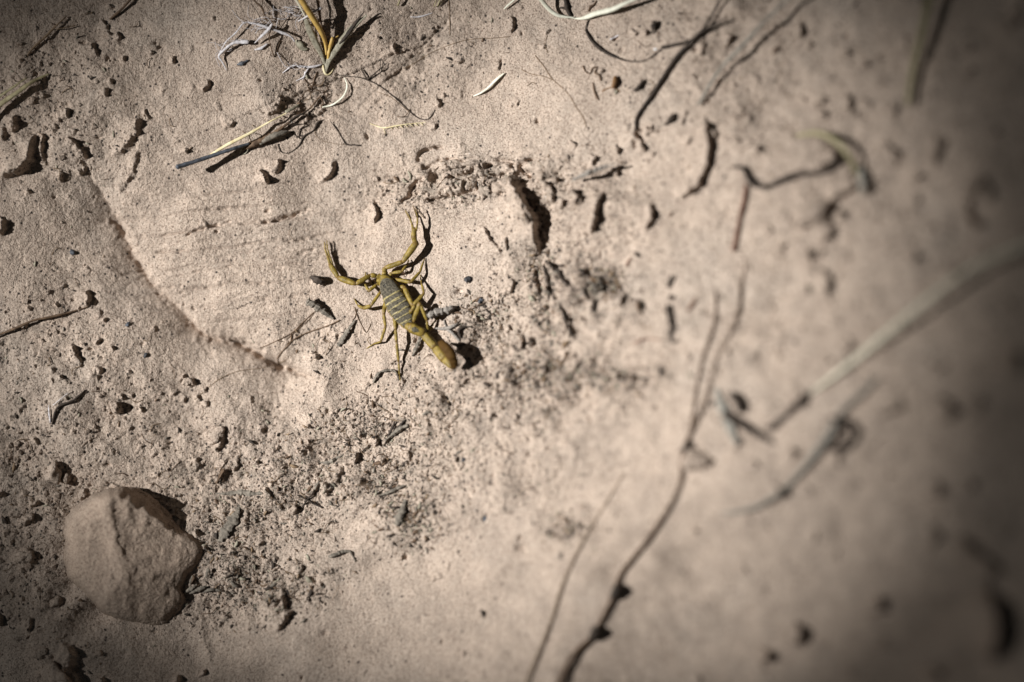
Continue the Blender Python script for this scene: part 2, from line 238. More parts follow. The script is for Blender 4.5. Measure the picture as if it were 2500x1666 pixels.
scarp('E', [(1270, 1510), (1280, 1560)], 1.7, 1.2); scarp('E', [(1435, 1480), (1445, 1500)], 1.3, .9); scarp('E', [(740, 1530), (760, 1560)], 1.2, 1.2); scarp('E', [(1340, 1060), (1400, 1150), (1430, 1260), (1480, 1440)], .5, 2.0, 1.0, .2); scarp('E', [(0, 280), (20, 300)], 1.0, 1)
scarp('E', [(1860, 1030), (1960, 1000), (1975, 1080)], 1.3, 1.5); scarp('E', [(2010, 1080), (1930, 1220)], 1.0, 2); scarp('E', [(1055, 130), (1070, 180)], .9, .7)
lump('E', (640, 1120), 190, 90, -2.4, -40); lump('E', (470, 980), 90, 150, -2.0, 30)
scarp('I', [(80, 580), (130, 630), (110, 700), (70, 750)], 1.1, 1.2); scarp('I', [(965, 840), (985, 890), (960, 960), (900, 990), (850, 970), (790, 1030), (750, 1080)], .9, 1.5); scarp('I', [(930, 1000), (860, 1060)], .7, .9)
scarp('I', [(1040, 1010), (1040, 1040), (990, 1080)], .8, .8); scarp('I', [(940, 390), (480, 440)], .0, .5); scarp('I', [(1990, 360), (1970, 400), (1930, 460)], .9, .8); scarp('I', [(480, 425), (520, 400)], .6, .6)
for q in ((1320, 1190, 26, 12), (585, 1150, 22, 18), (1370, 945, 26, 22), (1600, 920, 50, 18), (1860, 800, 15, 15), (1510, 640, 12, 12), (2270, 1440, 40, 30), (380, 655, 15, 12), (590, 770, 14, 14), (225, 685, 9, 9), (2010, 1230, 16, 22), (540, 980, 22, 18), (660, 960, 14, 14), (750, 1230, 20, 18), (1970, 370, 20, 15)):
    lump('I', q[:2], q[2], q[3], -1.0 if q[2] > 20 else -.7, 20)
for q in ((1650, 180, 1.5), (1790, 340, .9), (1375, 660, .8)):
    pass
# many small chance edges and pits
for k in range(1500):
    px = rng.uniform(-150, 2650); py = rng.uniform(-150, 1800)
    i = min(max(int(np.searchsorted(xs, UB(px, py)[0])), 0), len(xs) - 1) if False else 0
    ro = max([a[5] * float(ell(px, py, *a[:5])) for a in ROUGH])
    for a in SMOOTH: ro *= 1 - a[5] * float(ell(px, py, *a[:5]))
    if rng.rand() > .16 + ro: continue
    far = px > 1650
    a = rng.uniform(-60, 60) + (90 if rng.rand() < .75 else 0); l = rng.uniform(4, 15) * (1.5 if far else 1)
    dx, dy = math.cos(R(a)) * l, math.sin(R(a)) * l; b = rng.uniform(-.5, .5) * l
    pts = [(px - dx, py - dy), (px + b * .3 - dy / l * b, py + dx / l * b), (px + dx, py + dy)]
    if rng.rand() < .65: scarp('S', pts, rng.uniform(.3, .95) * (.55 + .8 * ro) * (1.5 if far else 1), rng.uniform(.4, 1.1))
    else: lump('S', (px, py), rng.uniform(3, 8), rng.uniform(3, 8), rng.uniform(-.9, -.3))

Z = (base(X, Y) + H * 1.15 * .001).astype(np.float32)
def ground(x, y):
    i = min(max(np.searchsorted(xs, x) - 1, 0), len(xs) - 2); j = min(max(np.searchsorted(ys, y) - 1, 0), len(ys) - 2)
    u = (x - xs[i]) / (xs[i + 1] - xs[i]); v = (y - ys[j]) / (ys[j + 1] - ys[j])
    return Z[j, i] * (1 - u) * (1 - v) + Z[j, i + 1] * u * (1 - v) + Z[j + 1, i] * (1 - u) * v + Z[j + 1, i + 1] * u * v
def P(px, py, h=0.0):                                # h in mm above the rock under the point
    return Vector(hit(px, py, ground, h * .001))
def mpp(px, py):                                     # mm per photo pixel there
    d = np.array(hit(px, py, base)) - cpos
    return 1000 * float(d @ fw) / F_PX

foc = np.array(hit(*fr('A', [(860, 760)])[0], ground, 1.0 * .001))
cam.dof.focus_distance = float((foc - cpos) @ fw)

# the torch: one lamp held off to the left
L = np.array(hit(*LAMP_AIM_PX, base)); ld = np.array([-math.cos(LAMP_E), 0.02, math.sin(LAMP_E)])
lp = L + ld * LAMP_D
sp = bpy.data.lights.new('torch', 'SPOT'); sp.energy = LAMP_W; sp.spot_size = LAMP_CONE; sp.spot_blend = 1.0; sp.shadow_soft_size = 0.006; sp.color = (1.0, .992, .965)
so = bpy.data.objects.new('torch', sp); COL.objects.link(so); so.location = lp
so.rotation_euler = Vector(L - lp).to_track_quat('-Z', 'Y').to_euler()

sp2 = sp.copy(); sp2.energy = LAMP_W * .065; sp2.spot_size = R(40)          # the same torch's wide spill round its hot spot
so3 = bpy.data.objects.new('torch', sp2); COL.objects.link(so3); so3.location = lp; so3.rotation_euler = so.rotation_euler

# ------------------------------------------------------------------ materials
def mat(name, build):
    m = bpy.data.materials.new(name); m.use_nodes = True; t = m.node_tree; b = t.nodes['Principled BSDF']
    build(t, b, t.nodes.new, t.links.new); return m
def ramp(t, fac, stops):
    r = t.nodes.new('ShaderNodeValToRGB'); e = r.color_ramp.elements
    while len(e) < len(stops): e.new(.5)
    for i, (p, c) in enumerate(stops): e[i].position = p; e[i].color = tuple(c) + (1,) if not isinstance(c, float) else (c, c, c, 1)
    t.links.new(fac, r.inputs[0]); return r.outputs[0]
def noise(t, co, scale, detail=4, rough=.6, off=0):
    n = t.nodes.new('ShaderNodeTexNoise'); n.inputs['Scale'].default_value = scale; n.inputs['Detail'].default_value = detail; n.inputs['Roughness'].default_value = rough
    mp = t.nodes.new('ShaderNodeMapping'); mp.inputs['Location'].default_value = (off, off * .7, off * .3)
    t.links.new(co, mp.inputs[0]); t.links.new(mp.outputs[0], n.inputs['Vector']); return n.outputs['Fac']
def mix(t, fac, a, b, mode='MIX'):
    m = t.nodes.new('ShaderNodeMix'); m.data_type = 'RGBA'; m.blend_type = mode
    for v, s in ((fac, m.inputs[0]), (a, m.inputs[6]), (b, m.inputs[7])):
        if hasattr(v, 'is_linked'): t.links.new(v, s)
        elif isinstance(v, (int, float)): s.default_value = v
        else: s.default_value = tuple(v) + (1,)
    return m.outputs[2]
def bump(t, b, h, strength, d):
    n = t.nodes.new('ShaderNodeBump'); n.inputs['Strength'].default_value = strength; n.inputs['Distance'].default_value = d
    t.links.new(h, n.inputs['Height']); t.links.new(n.outputs[0], b.inputs['Normal'])
def sand(dirt, tone=1.0, tint=(1, 1, 1)):
    def f(t, b, new, link):
        co = new('ShaderNodeTexCoord').outputs['Object']
        c = lambda r, g, bb: (r * tone * tint[0], g * tone * tint[1], bb * tone * tint[2])
        col = ramp(t, noise(t, co, 38, 5, .55, 3), [(.3, c(.41, .325, .265)), (.5, c(.47, .365, .29)), (.7, c(.445, .37, .31))])
        col = mix(t, .55, col, ramp(t, noise(t, co, 260, 4, .65, 1), [(.30, c(.33, .27, .225)), (.62, c(.55, .445, .365))]))
        col = mix(t, ramp(t, noise(t, co, 2600, 3, .7, 5), [(.36, 1.0), (.50, 0.0)]), col, mix(t, 1.0, col, (.42, .38, .36), 'MULTIPLY'))
        col = mix(t, ramp(t, noise(t, co, 2100, 2, .6, 9), [(.60, 0.0), (.72, .55)]), col, c(.70, .60, .50))
        v = new('ShaderNodeTexVoronoi'); v.inputs['Scale'].default_value = 900; link(co, v.inputs['Vector'])
        sepc = new('ShaderNodeSeparateColor'); link(v.outputs['Color'], sepc.inputs[0])
        spk = new('ShaderNodeMath'); spk.operation = 'MULTIPLY'
        link(ramp(t, v.outputs['Distance'], [(.18, 1.0), (.34, 0.0)]), spk.inputs[0])
        if dirt:
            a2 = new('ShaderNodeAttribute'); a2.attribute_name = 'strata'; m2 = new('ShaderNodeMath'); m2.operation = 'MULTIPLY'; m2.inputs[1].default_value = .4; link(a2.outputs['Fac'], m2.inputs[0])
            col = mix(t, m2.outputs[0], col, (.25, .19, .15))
            at = new('ShaderNodeAttribute'); at.attribute_name = 'litter'
            th = new('ShaderNodeMath'); th.operation = 'MULTIPLY_ADD'; th.inputs[1].default_value = .64; th.inputs[2].default_value = .05
            link(at.outputs['Fac'], th.inputs[0])
            lt = new('ShaderNodeMath'); lt.operation = 'LESS_THAN'; link(sepc.outputs[0], lt.inputs[0]); link(th.outputs[0], lt.inputs[1])
            link(lt.outputs[0], spk.inputs[1])
            col = mix(t, spk.outputs[0], col, (.045, .035, .03))
            g = new('ShaderNodeMath'); g.operation = 'MULTIPLY'; link(at.outputs['Fac'], g.inputs[0]); link(ramp(t, noise(t, co, 330, 4, .7, 13), [(.46, 0.0), (.62, .6)]), g.inputs[1])
            col = mix(t, g.outputs[0], col, (.13, .112, .092))
        link(col, b.inputs['Base Color']); b.inputs['Roughness'].default_value = .95; b.inputs['Specular IOR Level'].default_value = .25
        ad = new('ShaderNodeMath'); ad.operation = 'MULTIPLY_ADD'; ad.inputs[1].default_value = .45
        link(noise(t, co, 1100, 3, .65, 2), ad.inputs[2]); link(noise(t, co, 3300, 2, .6, 4), ad.inputs[0])
        bump(t, b, ad.outputs[0], .9, .00055)
    return f
M_GROUND = mat('sandstone', sand(True)); M_STONE = mat('loose_stone', sand(False, .74, (1, .965, .93))); M_PEB = mat('pebble_stone', sand(False, .92))
def plain(c1, c2, rough=.7, scale=900, spec=.4, bs=.4, bd=.0001, sss=0):
    def f(t, b, new, link):
        co = new('ShaderNodeTexCoord').outputs['Object']
        n = noise(t, co, scale, 4, .65, 2)
        link(ramp(t, n, [(.35, c1), (.65, c2)]), b.inputs['Base Color']); b.inputs['Roughness'].default_value = rough; b.inputs['Specular IOR Level'].default_value = spec
        bump(t, b, noise(t, co, scale * 2.3, 3, .6, 7), bs, bd)
    return f
M_STRAW = mat('pale_straw', plain((.62, .50, .27), (.80, .72, .48), .55)); M_WSTRAW = mat('white_straw', plain((.62, .60, .50), (.82, .80, .66), .5))
M_FIBRE = mat('white_fibre', plain((.42, .38, .38), (.74, .71, .73), .6, 1500)); M_STEM = mat('golden_stem', plain((.42, .26, .07), (.62, .42, .13), .45, 500))
M_SHEATH = mat('grey_sheath', plain((.16, .14, .10), (.36, .33, .25), .7, 1300)); M_DARK = mat('dark_twig_or_shadow', plain((.018, .013, .010), (.06, .042, .03), .8)); M_BROWN = mat('brown_root', plain((.07, .042, .025), (.16, .10, .06), .8))
M_HAIR = mat('thin_root', plain((.13, .085, .05), (.26, .18, .11), .8)); M_CHAR = mat('charred_wood', plain((.022, .024, .03), (.10, .11, .13), .6)); M_GREY = mat('grey_wood', plain((.08, .068, .055), (.25, .215, .175), .85, 1400))
M_FUZZ = mat('crusted_wood', plain((.16, .14, .125), (.40, .36, .32), .95, 2200, .2, .9, .0004)); M_OLIVE = mat('dull_grass', plain((.26, .22, .12), (.42, .37, .22), .6)); M_FADE = mat('faded_stem', plain((.20, .145, .105), (.31, .235, .17), .8)); M_BEIGE = mat('beige_grass', plain((.58, .54, .42), (.78, .73, .58), .6)); M_AMBER = mat('amber_husk', plain((.15, .075, .03), (.24, .13, .05), .7))
M_BLACK = mat('black_pebble', plain((.012, .012, .014), (.05, .05, .055), .7)); M_PGREY = mat('pale_grey_bark', plain((.19, .175, .15), (.34, .32, .28), .8)); M_RED = mat('rusty_root', plain((.12, .05, .03), (.22, .11, .07), .8))
M_GLINT = mat('quartz', plain((.9, .9, .92), (1, 1, 1), .12, 900, 1.0))
M_YEL = mat('yellow_shell', plain((.11, .075, .012), (.265, .185, .035), .5, 900, .28, .8, .0002)); M_DORS = mat('dark_back_plate', plain((.022, .018, .013), (.19, .165, .12), .6, 2400, .25, 1.0, .0004))
M_BRN = mat('brown_shell', plain((.05, .026, .007), (.085, .045, .013), .6, 1500, .06, .5, .00012)); M_JNT = mat('joint_shell', plain((.09, .05, .010), (.21, .135, .03), .5, 2000)); M_EYE = mat('black_eye', plain((.004, .004, .004), (.01, .01, .01), .15)); M_BAND = mat('pale_yellow_band', plain((.26, .21, .08), (.46, .38, .18), .5, 3000))

# ------------------------------------------------------------------ mesh helpers
class MB:
    def __init__(s): s.v = []; s.f = []; s.m = []
    def tube(s, pts, rw, rh=None, seg=8, mi=0, jit=0.0, cap=.6, keel=0.0):
        n = len(pts); rh = rh or rw; b = len(s.v); prev = None
        for i, p in enumerate(pts):
            t = (pts[min(i + 1, n - 1)] - pts[max(i - 1, 0)]).normalized()
            side = t.cross(Vector((0, 0, 1)))
            if side.length < .15: side = prev or Vector((1, 0, 0))
            side.normalize()
            if prev and side.dot(prev) < 0: side = -side
            prev = side; u = side.cross(t).normalized()
            if u.z < 0: u = -u
            for k in range(seg):
                a = 2 * math.pi * k / seg; j = 1 + random.uniform(-jit, jit) + keel * (abs(math.cos(2.5 * a + .8)) ** 4 - .35)
                s.v.append(p + side * (math.cos(a) * rw[i] * j) + u * (math.sin(a) * rh[i] * j))
        for i in range(n - 1):
            for k in range(seg):
                a = b + i * seg + k; c = b + i * seg + (k + 1) % seg
                s.f.append((a, c, c + seg, a + seg)); s.m.append(mi)
        for i, o in ((0, 1), (n - 1, -1)):
            d = (pts[i] - pts[i + o]).normalized() * min(rw[i], rh[i]) * cap
            s.v.append(pts[i] + d); q = len(s.v) - 1
            for k in range(seg):
                a = b + i * seg + k; c = b + i * seg + (k + 1) % seg
                s.f.append((c, a, q) if i == 0 else (a, c, q)); s.m.append(mi)
    def blob(s, c, r, sx=1, sy=1, sz=1, rot=0, n=8, mi=0, jit=.15, seed=0):
        rs = np.random.RandomState(seed); b = len(s.v); rows = n; cs, sn = math.cos(rot), math.sin(rot)
        ph = rs.rand(6) * 6
        def pt(th, a):
            x, y, z = math.sin(th) * math.cos(a), math.sin(th) * math.sin(a), math.cos(th)
            k = 1 + jit * (math.sin(2.3 * x + ph[0] + 1.7 * y) + math.sin(3.1 * y + ph[1] + 2 * z) + .6 * math.sin(5.3 * x + ph[2] - 4 * z) + .5 * math.sin(7 * y + 5 * x + ph[3])) * .6
            x, y, z = x * sx * k * r, y * sy * k * r, z * sz * k * r
            return c + Vector((x * cs - y * sn, x * sn + y * cs, z))
        s.v.append(pt(0, 0))
        for i in range(1, rows):
            for k in range(2 * n): s.v.append(pt(math.pi * i / rows, math.pi * k / n))
        s.v.append(pt(math.pi, 0)); e = len(s.v) - 1; m = 2 * n
        for k in range(m):
            s.f.append((b, b + 1 + k, b + 1 + (k + 1) % m)); s.m.append(mi)
            for i in range(rows - 2):
                a = b + 1 + i * m
                s.f.append((a + k, a + m + k, a + m + (k + 1) % m, a + (k + 1) % m)); s.m.append(mi)
            a = b + 1 + (rows - 2) * m; s.f.append((a + (k + 1) % m, a + k, e)); s.m.append(mi)
    def build(s, name, mats, parent=None, origin=None, smooth=True):
        o0 = Vector(origin) if origin is not None else (parent.location.copy() if parent else Vector(min(s.v, key=lambda q: q.z)))
        me = bpy.data.meshes.new(name); me.from_pydata([tuple(q - o0) for q in s.v], [], s.f); me.update()
        for m in (mats if isinstance(mats, (list, tuple)) else [mats]): me.materials.append(m)
        me.polygons.foreach_set('material_index', s.m); me.polygons.foreach_set('use_smooth', [smooth] * len(s.f))
        o = bpy.data.objects.new(name, me); COL.objects.link(o)
        if parent: o.parent = parent
        else: o.location = o0
        return o
def tag(o, label=None, cat=None, group=None, kind=None):
    for k, v in (('label', label), ('category', cat), ('group', group), ('kind', kind)):
        if v: o[k] = v
    return o
def spline(pts, step=5.0):
    out = []; n = len(pts); pts = [np.array(p, float) for p in pts]
    for i in range(n - 1):
        p0, p1, p2, p3 = pts[max(i - 1, 0)], pts[i], pts[i + 1], pts[min(i + 2, n - 1)]
        k = max(2, int(np.hypot(*(p2 - p1)[:2]) / step))
        for j in range(k):
            t = j / k
            out.append(.5 * (2 * p1 + (p2 - p0) * t + (2 * p0 - 5 * p1 + 4 * p2 - p3) * t * t + (3 * p1 - p0 - 3 * p2 + p3) * t ** 3))
    out.append(pts[-1]); return out
def strand(mb, f, pts, w, flat=1.0, mi=0, jit=.12, seg=7, lift=0.0, step=5.0, wob=0.0):
    """pts: (px, py[, clearance mm]); w: width in frame px, one number or one per point"""
    s = FR[f][2]; w = w if isinstance(w, (list, tuple)) else [w] * len(pts)
    q = [(FR[f][0] + p[0] / s, FR[f][1] + p[1] / s, (p[2] if len(p) > 2 else 0.0) + lift, ww / s / 2) for p, ww in zip(pts, w)]
    q = spline(q, step); C = []; RW = []; RH = []
    for a in q:
        r = max(a[3], .25) * mpp(a[0], a[1]); wb = wob * random.uniform(-1, 1)
        C.append(P(a[0] + wb, a[1] + wb, max(a[2], 0) + r * flat * .8)); k = 1 + random.uniform(-jit, jit)
        RW.append(r * .001 * k); RH.append(r * flat * .001 * k)
    mb.tube(C, RW, RH, seg, mi, jit * .5)

# ------------------------------------------------------------------ ground object
ny, nx = X.shape
me = bpy.data.meshes.new('rock_ground'); me.vertices.add(nx * ny)
me.vertices.foreach_set('co', np.stack([X, Y, Z], -1).astype(np.float32).ravel())
ii = (np.arange(ny - 1)[:, None] * nx + np.arange(nx - 1)[None]).astype(np.int32)
q = np.stack([ii, ii + 1, ii + nx + 1, ii + nx], -1).reshape(-1, 4)
me.loops.add(q.size); me.loops.foreach_set('vertex_index', q.ravel()); me.polygons.add(len(q))
me.polygons.foreach_set('loop_start', np.arange(0, q.size, 4, dtype=np.int32)); me.polygons.foreach_set('use_smooth', np.ones(len(q), bool))
me.update(); at = me.attributes.new('litter', 'FLOAT', 'POINT'); at.data.foreach_set('value', np.clip(rough, 0, 1).ravel().astype(np.float32))
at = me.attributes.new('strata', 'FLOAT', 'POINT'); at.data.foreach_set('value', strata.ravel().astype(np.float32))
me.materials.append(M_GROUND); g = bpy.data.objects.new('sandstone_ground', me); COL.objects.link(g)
tag(g, 'pinkish sandstone surface under torch light', None, None, 'structure')

# ------------------------------------------------------------------ scorpion: one continuous body mesh
sc = MB(); YEL, DOR, BRN, EYE, BND = range(5)
def limb(f, pts, w, flat=.8, mi=YEL, prof=(.78, 1, 1.02, .82), seg=12):
    """jointed limb: each segment swells a little and narrows at the joint"""
    s = FR[f][2]; w = w if isinstance(w, (list, tuple)) else [w] * (len(pts) - 1)
    for (a, b, ww) in zip(pts, pts[1:], w):
        n = 9; C = []; rr = []
        for k in range(n):
            t = k / (n - 1); px = FR[f][0] + (a[0] + (b[0] - a[0]) * t) / s; py = FR[f][1] + (a[1] + (b[1] - a[1]) * t) / s
            wt = ww[0] + (ww[1] - ww[0]) * t if isinstance(ww, tuple) else ww
            r = wt * (1.14 if wt < 40 else 1.0) / s / 2 * .092 * np.interp(t, (0, .25, .7, 1), prof)
            C.append((px, py, a[2] + (b[2] - a[2]) * t)); rr.append(r)
        za, zb = ground(*P(C[0][0], C[0][1]).xy), ground(*P(C[-1][0], C[-1][1]).xy)
        V = []
        for k, c in enumerate(C):                    # straight segments between the joints
            V.append(Vector(hit(c[0], c[1], lambda x, y, t=k / (n - 1): za + (zb - za) * t, (c[2] + rr[k] * flat * .6) * .001)))
        f0 = len(sc.m)
        sc.tube(V, [r * .001 for r in rr], [r * flat * .001 for r in rr], seg, mi, .02, .9 if seg < 18 else .3, .13 if seg >= 18 else 0)
        if mi == YEL:
            for q in list(range(f0, f0 + seg)) + list(range(f0 + (n - 2) * seg, len(sc.m))): sc.m[q] = 5
# trunk
ax = [(766, 636), (783, 668), (803, 706), (834, 766), (868, 832), (905, 896), (938, 958), (962, 1008), (975, 1040)]
hw = [30, 54, 70, 84, 94, 97, 84, 60, 44]
NR, NS = 130, 40; b0 = len(sc.v); tt = np.linspace(0, 1, len(ax))
gz = float(np.mean([ground(*P(*fr('A', [a])[0]).xy) for a in ax])); rings = []
tq = spline([(a[0], a[1], w) for a, w in zip(ax, hw)], 3.0); tq = np.array(tq); tl = np.linspace(0, 1, len(tq))
for i in range(NR):
    t = i / (NR - 1); c = [np.interp(t, tl, tq[:, k]) for k in range(3)]
    px, py = fr('A', [(c[0], c[1])])[0]
    saw = 0.0
    if t > .30: u = ((t - .30) / .70 * 7) % 1.0; saw = .10 * (u - .5) if t < .995 else 0
    r = c[2] / 3.267 * .092 * (1 + saw); th = .5 + 1.15 * math.sin(math.pi * min(max(t * .86 + .1, 0), 1)) ** .6
    V = Vector(hit(px, py, lambda x, y: gz, (1.9 + .5 * math.sin(math.pi * t)) * .001)); rings.append((V, r, th * (1 + saw * 1.6), t))
for i, (V, r, th, t) in enumerate(rings):
    d = (rings[min(i + 1, NR - 1)][0] - rings[max(i - 1, 0)][0]).normalized(); side = d.cross(Vector((0, 0, 1))).normalized(); u = side.cross(d)
    for k in range(NS):
        a = 2 * math.pi * k / NS; ca, sa = math.cos(a), math.sin(a)
        x = math.copysign(abs(ca) ** .8, ca) * r; z = math.copysign(abs(sa) ** .85, sa) * th * (1.0 if sa > 0 else .75)
        if sa > 0 and t < .30: z += .10 * math.exp(-(x / .35) ** 2) * math.sin(math.pi * t / .3)
        sc.v.append(V + side * (x * .001) + u * (z * .001))
for i in range(NR - 1):
    t = (i + .5) / (NR - 1)
    for k in range(NS):
        a = b0 + i * NS + k; c = b0 + i * NS + (k + 1) % NS; ang = 2 * math.pi * (k + .5) / NS; ca = abs(math.cos(ang)); up_ = math.sin(ang) > 0; m = YEL
        if up_:
            if t <= .30:
                if t > .085 + .10 * ca * ca and ca < .93: m = DOR
            else:
                u = ((t - .30) / .70 * 7) % 1.0; n_ = int((t - .30) / .70 * 7)
                lim = .87 if n_ < 6 else .7
                m = DOR if ca < lim else YEL
                uu = u + .04 * math.sin(ang * 7 + n_ * 2) + .03 * math.sin(ang * 17 + n_)
                if uu > .84 or uu < -.02 or (n_ % 2 == 0 and .05 < uu < .10 and ca < .5): m = BND
        sc.f.append((a, c, c + NS, a + NS)); sc.m.append(m)
for i, flip in ((0, 1), (NR - 1, 0)):
    sc.v.append(rings[i][0]); q = len(sc.v) - 1
    for k in range(NS):
        a = b0 + i * NS + k; c = b0 + i * NS + (k + 1) % NS; sc.f.append((c, a, q) if flip else (a, c, q)); sc.m.append(YEL)
def at_h(f, p, h): px, py = fr(f, [p[:2]])[0]; return Vector(hit(px, py, lambda x, y: gz, h * .001))
for e in ((776, 712), (786, 706)): sc.blob(at_h('A', e, 3.55), .00022, mi=EYE, n=6, jit=.02)
for e in ((748, 655), (756, 646), (795, 640)): sc.blob(at_h('A', e, 2.3), .00012, mi=EYE, n=5, jit=.02)
# mouth claws
limb('A', [(755, 655, 1.6), (735, 632, 1.5), (742, 618, 1.3)], [30, 18]); limb('A', [(785, 640, 1.6), (800, 618, 1.5), (795, 600, 1.3)], [32, 18])
sc.blob(at_h('A', (738, 672), 1.8), .0007, 1, .8, .8, mi=YEL, n=7, jit=.05)
# pincer arms
limb('A', [(748, 652, 1.4), (715, 632, 1.5), (668, 628, 1.7), (552, 698, 1.9), (412, 648, 1.5), (345, 540, 1.1)], [34, 36, (34, 40), (46, 56), (40, 50)], .85, prof=(.72, 1, 1, .7))
limb('A', [(350, 552, 1.1), (326, 478, 1.0), (304, 415, .9), (303, 360, .7)], [(24, 20), (17, 13), (12, 6)], .9, prof=(1, 1, 1, .9)); limb('A', [(366, 548, 1.1), (344, 482, 1.1), (325, 420, 1.1), (320, 350, .9)], [(18, 16), (14, 11), (11, 6)], .9, prof=(1, 1, 1, .9))
limb('A', [(785, 640, 1.5), (778, 600, 1.7), (785, 570, 2.0), (925, 522, 2.5), (1035, 368, 2.7)], [38, 38, (36, 44), (46, 66)], .85)
limb('A', [(1026, 382, 2.7), (1014, 318, 2.7), (1018, 258, 2.7)], [(30, 52), (54, 34)], .9, prof=(.9, 1, 1, 1))
limb('A', [(1010, 278, 2.7), (1000, 222, 2.6), (980, 165, 2.4), (945, 108, 2.0)], [(22, 17), (15, 12), (11, 5)], .9, prof=(1, 1, 1, .95)); limb('A', [(1030, 275, 2.7), (1042, 225, 2.7), (1043, 165, 2.6), (1024, 96, 2.2)], [(20, 16), (15, 12), (11, 5)], .9, prof=(1, 1, 1, .95))
# walking legs
limb('A', [(810, 640, 1.3), (838, 612, 1.6), (920, 598, 2.0), (968, 528, 1.2)], [26, (22, 26), (24, 14)]); limb('A', [(966, 532, 1.2), (972, 505, .5)], [10])
limb('A', [(830, 670, 1.3), (868, 660, 1.6), (988, 684, 2.1), (1062, 604, 1.4), (1100, 494, .2)], [26, (26, 30), (26, 22), (20, 8)])
limb('A', [(880, 735, 1.3), (935, 722, 2.0), (1006, 872, 2.6), (1096, 772, 2.0), (1074, 690, 1.0), (1064, 628, .1)], [44, (44, 40), (32, 26), (20, 15), (12, 7)])
limb('A', [(975, 985, 1.2), (1008, 1000, 1.7), (1062, 852, 2.8)], [40, (38, 50)]); limb('A', [(1062, 852, 2.8), (1118, 990, 2.4), (1128, 1078, 1.6), (1170, 1010, .7), (1216, 956, .1)], [(30, 22), (20, 18), (22, 17), (14, 7)], .8)
limb('A', [(945, 965, 1.4), (1000, 905, 2.9), (1020, 870, 3.1)], [30, 26])
limb('A', [(755, 690, 1.3), (716, 704, 1.7), (655, 754, 1.9), (620, 694, 1.1), (630, 602, .2)], [24, (24, 26), (22, 17), (14, 8)])
limb('A', [(770, 745, 1.3), (748, 762, 1.7), (672, 872, 2.2), (612, 892, 1.4), (566, 868, .7), (538, 815, .1)], [26, (26, 24), (28, 30), (24, 17), (13, 7)])
limb('A', [(800, 800, 1.3), (790, 830, 1.8), (774, 935, 2.4), (788, 1040, 2.2), (750, 1158, 1.2), (690, 1178, .4), (634, 1216, .1)], [28, (28, 32), (26, 22), (24, 20), (16, 12), (11, 6)])
limb('A', [(850, 915, 1.3), (856, 940, 1.9), (868, 1060, 2.6), (876, 1160, 2.4), (893, 1320, 1.2), (900, 1430, .3), (908, 1480, .05)], [26, (28, 26), (24, 26), (24, 20), (16, 12), (9, 5)])
# tail
limb('A', [(958, 1030, 2.0), (985, 1042, 2.0)], [(62, 74)], .9, prof=(1, 1, 1, 1))
limb('A', [(978, 1038, 2.0), (1100, 1092, 1.8)], [(92, 78)], .85, prof=(.84, 1, 1.03, .92), seg=24)
limb('A', [(1000, 1052, 2.75), (1072, 1084, 2.6)], [(58, 44)], .9, DOR, (.6, 1, .9, .5), 12)
limb('A', [(1088, 1092, 1.7), (1186, 1206, 1.3)], [(74, 72)], .85, prof=(.86, .98, 1.03, .94), seg=24)
limb('A', [(1178, 1196, 1.1), (1262, 1298, .8)], [(76, 84)], .85, prof=(.86, 1, 1.04, .98), seg=24)
limb('A', [(1254, 1288, .8), (1330, 1362, .7)], [(80, 60)], .85, prof=(.86, 1, 1, .8), seg=24)
limb('A', [(1336, 1362, 2.0), (1326, 1300, 3.6), (1288, 1226, 4.4)], [(60, 84), (86, 90)], .85, BRN, (.86, 1, 1, .95), 24)
limb('A', [(1298, 1240, 4.4), (1228, 1162, 4.8)], [(92, 72)], .9, BRN, (.9, 1, 1.02, .62), 24)
limb('A', [(1232, 1172, 4.4), (1212, 1162, 3.6), (1214, 1182, 2.9)], [(28, 16), (14, 4)], .9, BRN, (1, 1, 1, .8), 10)
so_ = sc.build('scorpion', [M_YEL, M_DORS, M_BRN, M_EYE, M_BAND, M_JNT], origin=P(*fr('A', [(870, 830)])[0]))
tag(so_, 'yellow scorpion with dark striped back and raised pincers lying on pale sandstone', 'scorpion')

# ------------------------------------------------------------------ the big loose stone
out = [(440, 470), (480, 395), (560, 335), (650, 290), (735, 262), (812, 243), (900, 248), (990, 295), (1070, 355), (1150, 430), (1230, 495), (1320, 555), (1392, 605), (1412, 670), (1385, 750), (1330, 810), (1290, 850), (1262, 905), (1235, 955), (1262, 1010), (1240, 1080), (1180, 1140), (1085, 1203), (1010, 1193), (930, 1180), (800, 1158), (700, 1105), (620, 1025), (545, 945), (460, 860), (432, 740), (440, 620), (432, 540)]
st = MB(); NA, NRg = 150, 70; pc = np.array(out + [out[0]], float); sl_ = np.concatenate([[0], np.cumsum(np.hypot(*np.diff(pc, axis=0).T))])
ang = np.linspace(0, sl_[-1], NA, endpoint=False); ox = np.interp(ang, sl_, pc[:, 0]); oy = np.interp(ang, sl_, pc[:, 1]); cx, cy = 880, 720
stg = float(np.mean([ground(*P(*fr('E', [(a, b)])[0]).xy) for a, b in ((440, 620), (1150, 430), (1010, 1193), (1385, 750))]))
ridge = [(735, 300), (760, 420), (775, 520), (800, 640), (850, 740), (905, 830), (970, 900), (990, 980), (1090, 1080), (1110, 1200)]
def rx_at(y): return float(np.interp(y, [p_[1] for p_ in ridge], [p_[0] for p_ in ridge]))
def npn(x, y, c, sd): return float(vnoise(np.float32(x), np.float32(y), c, sd))
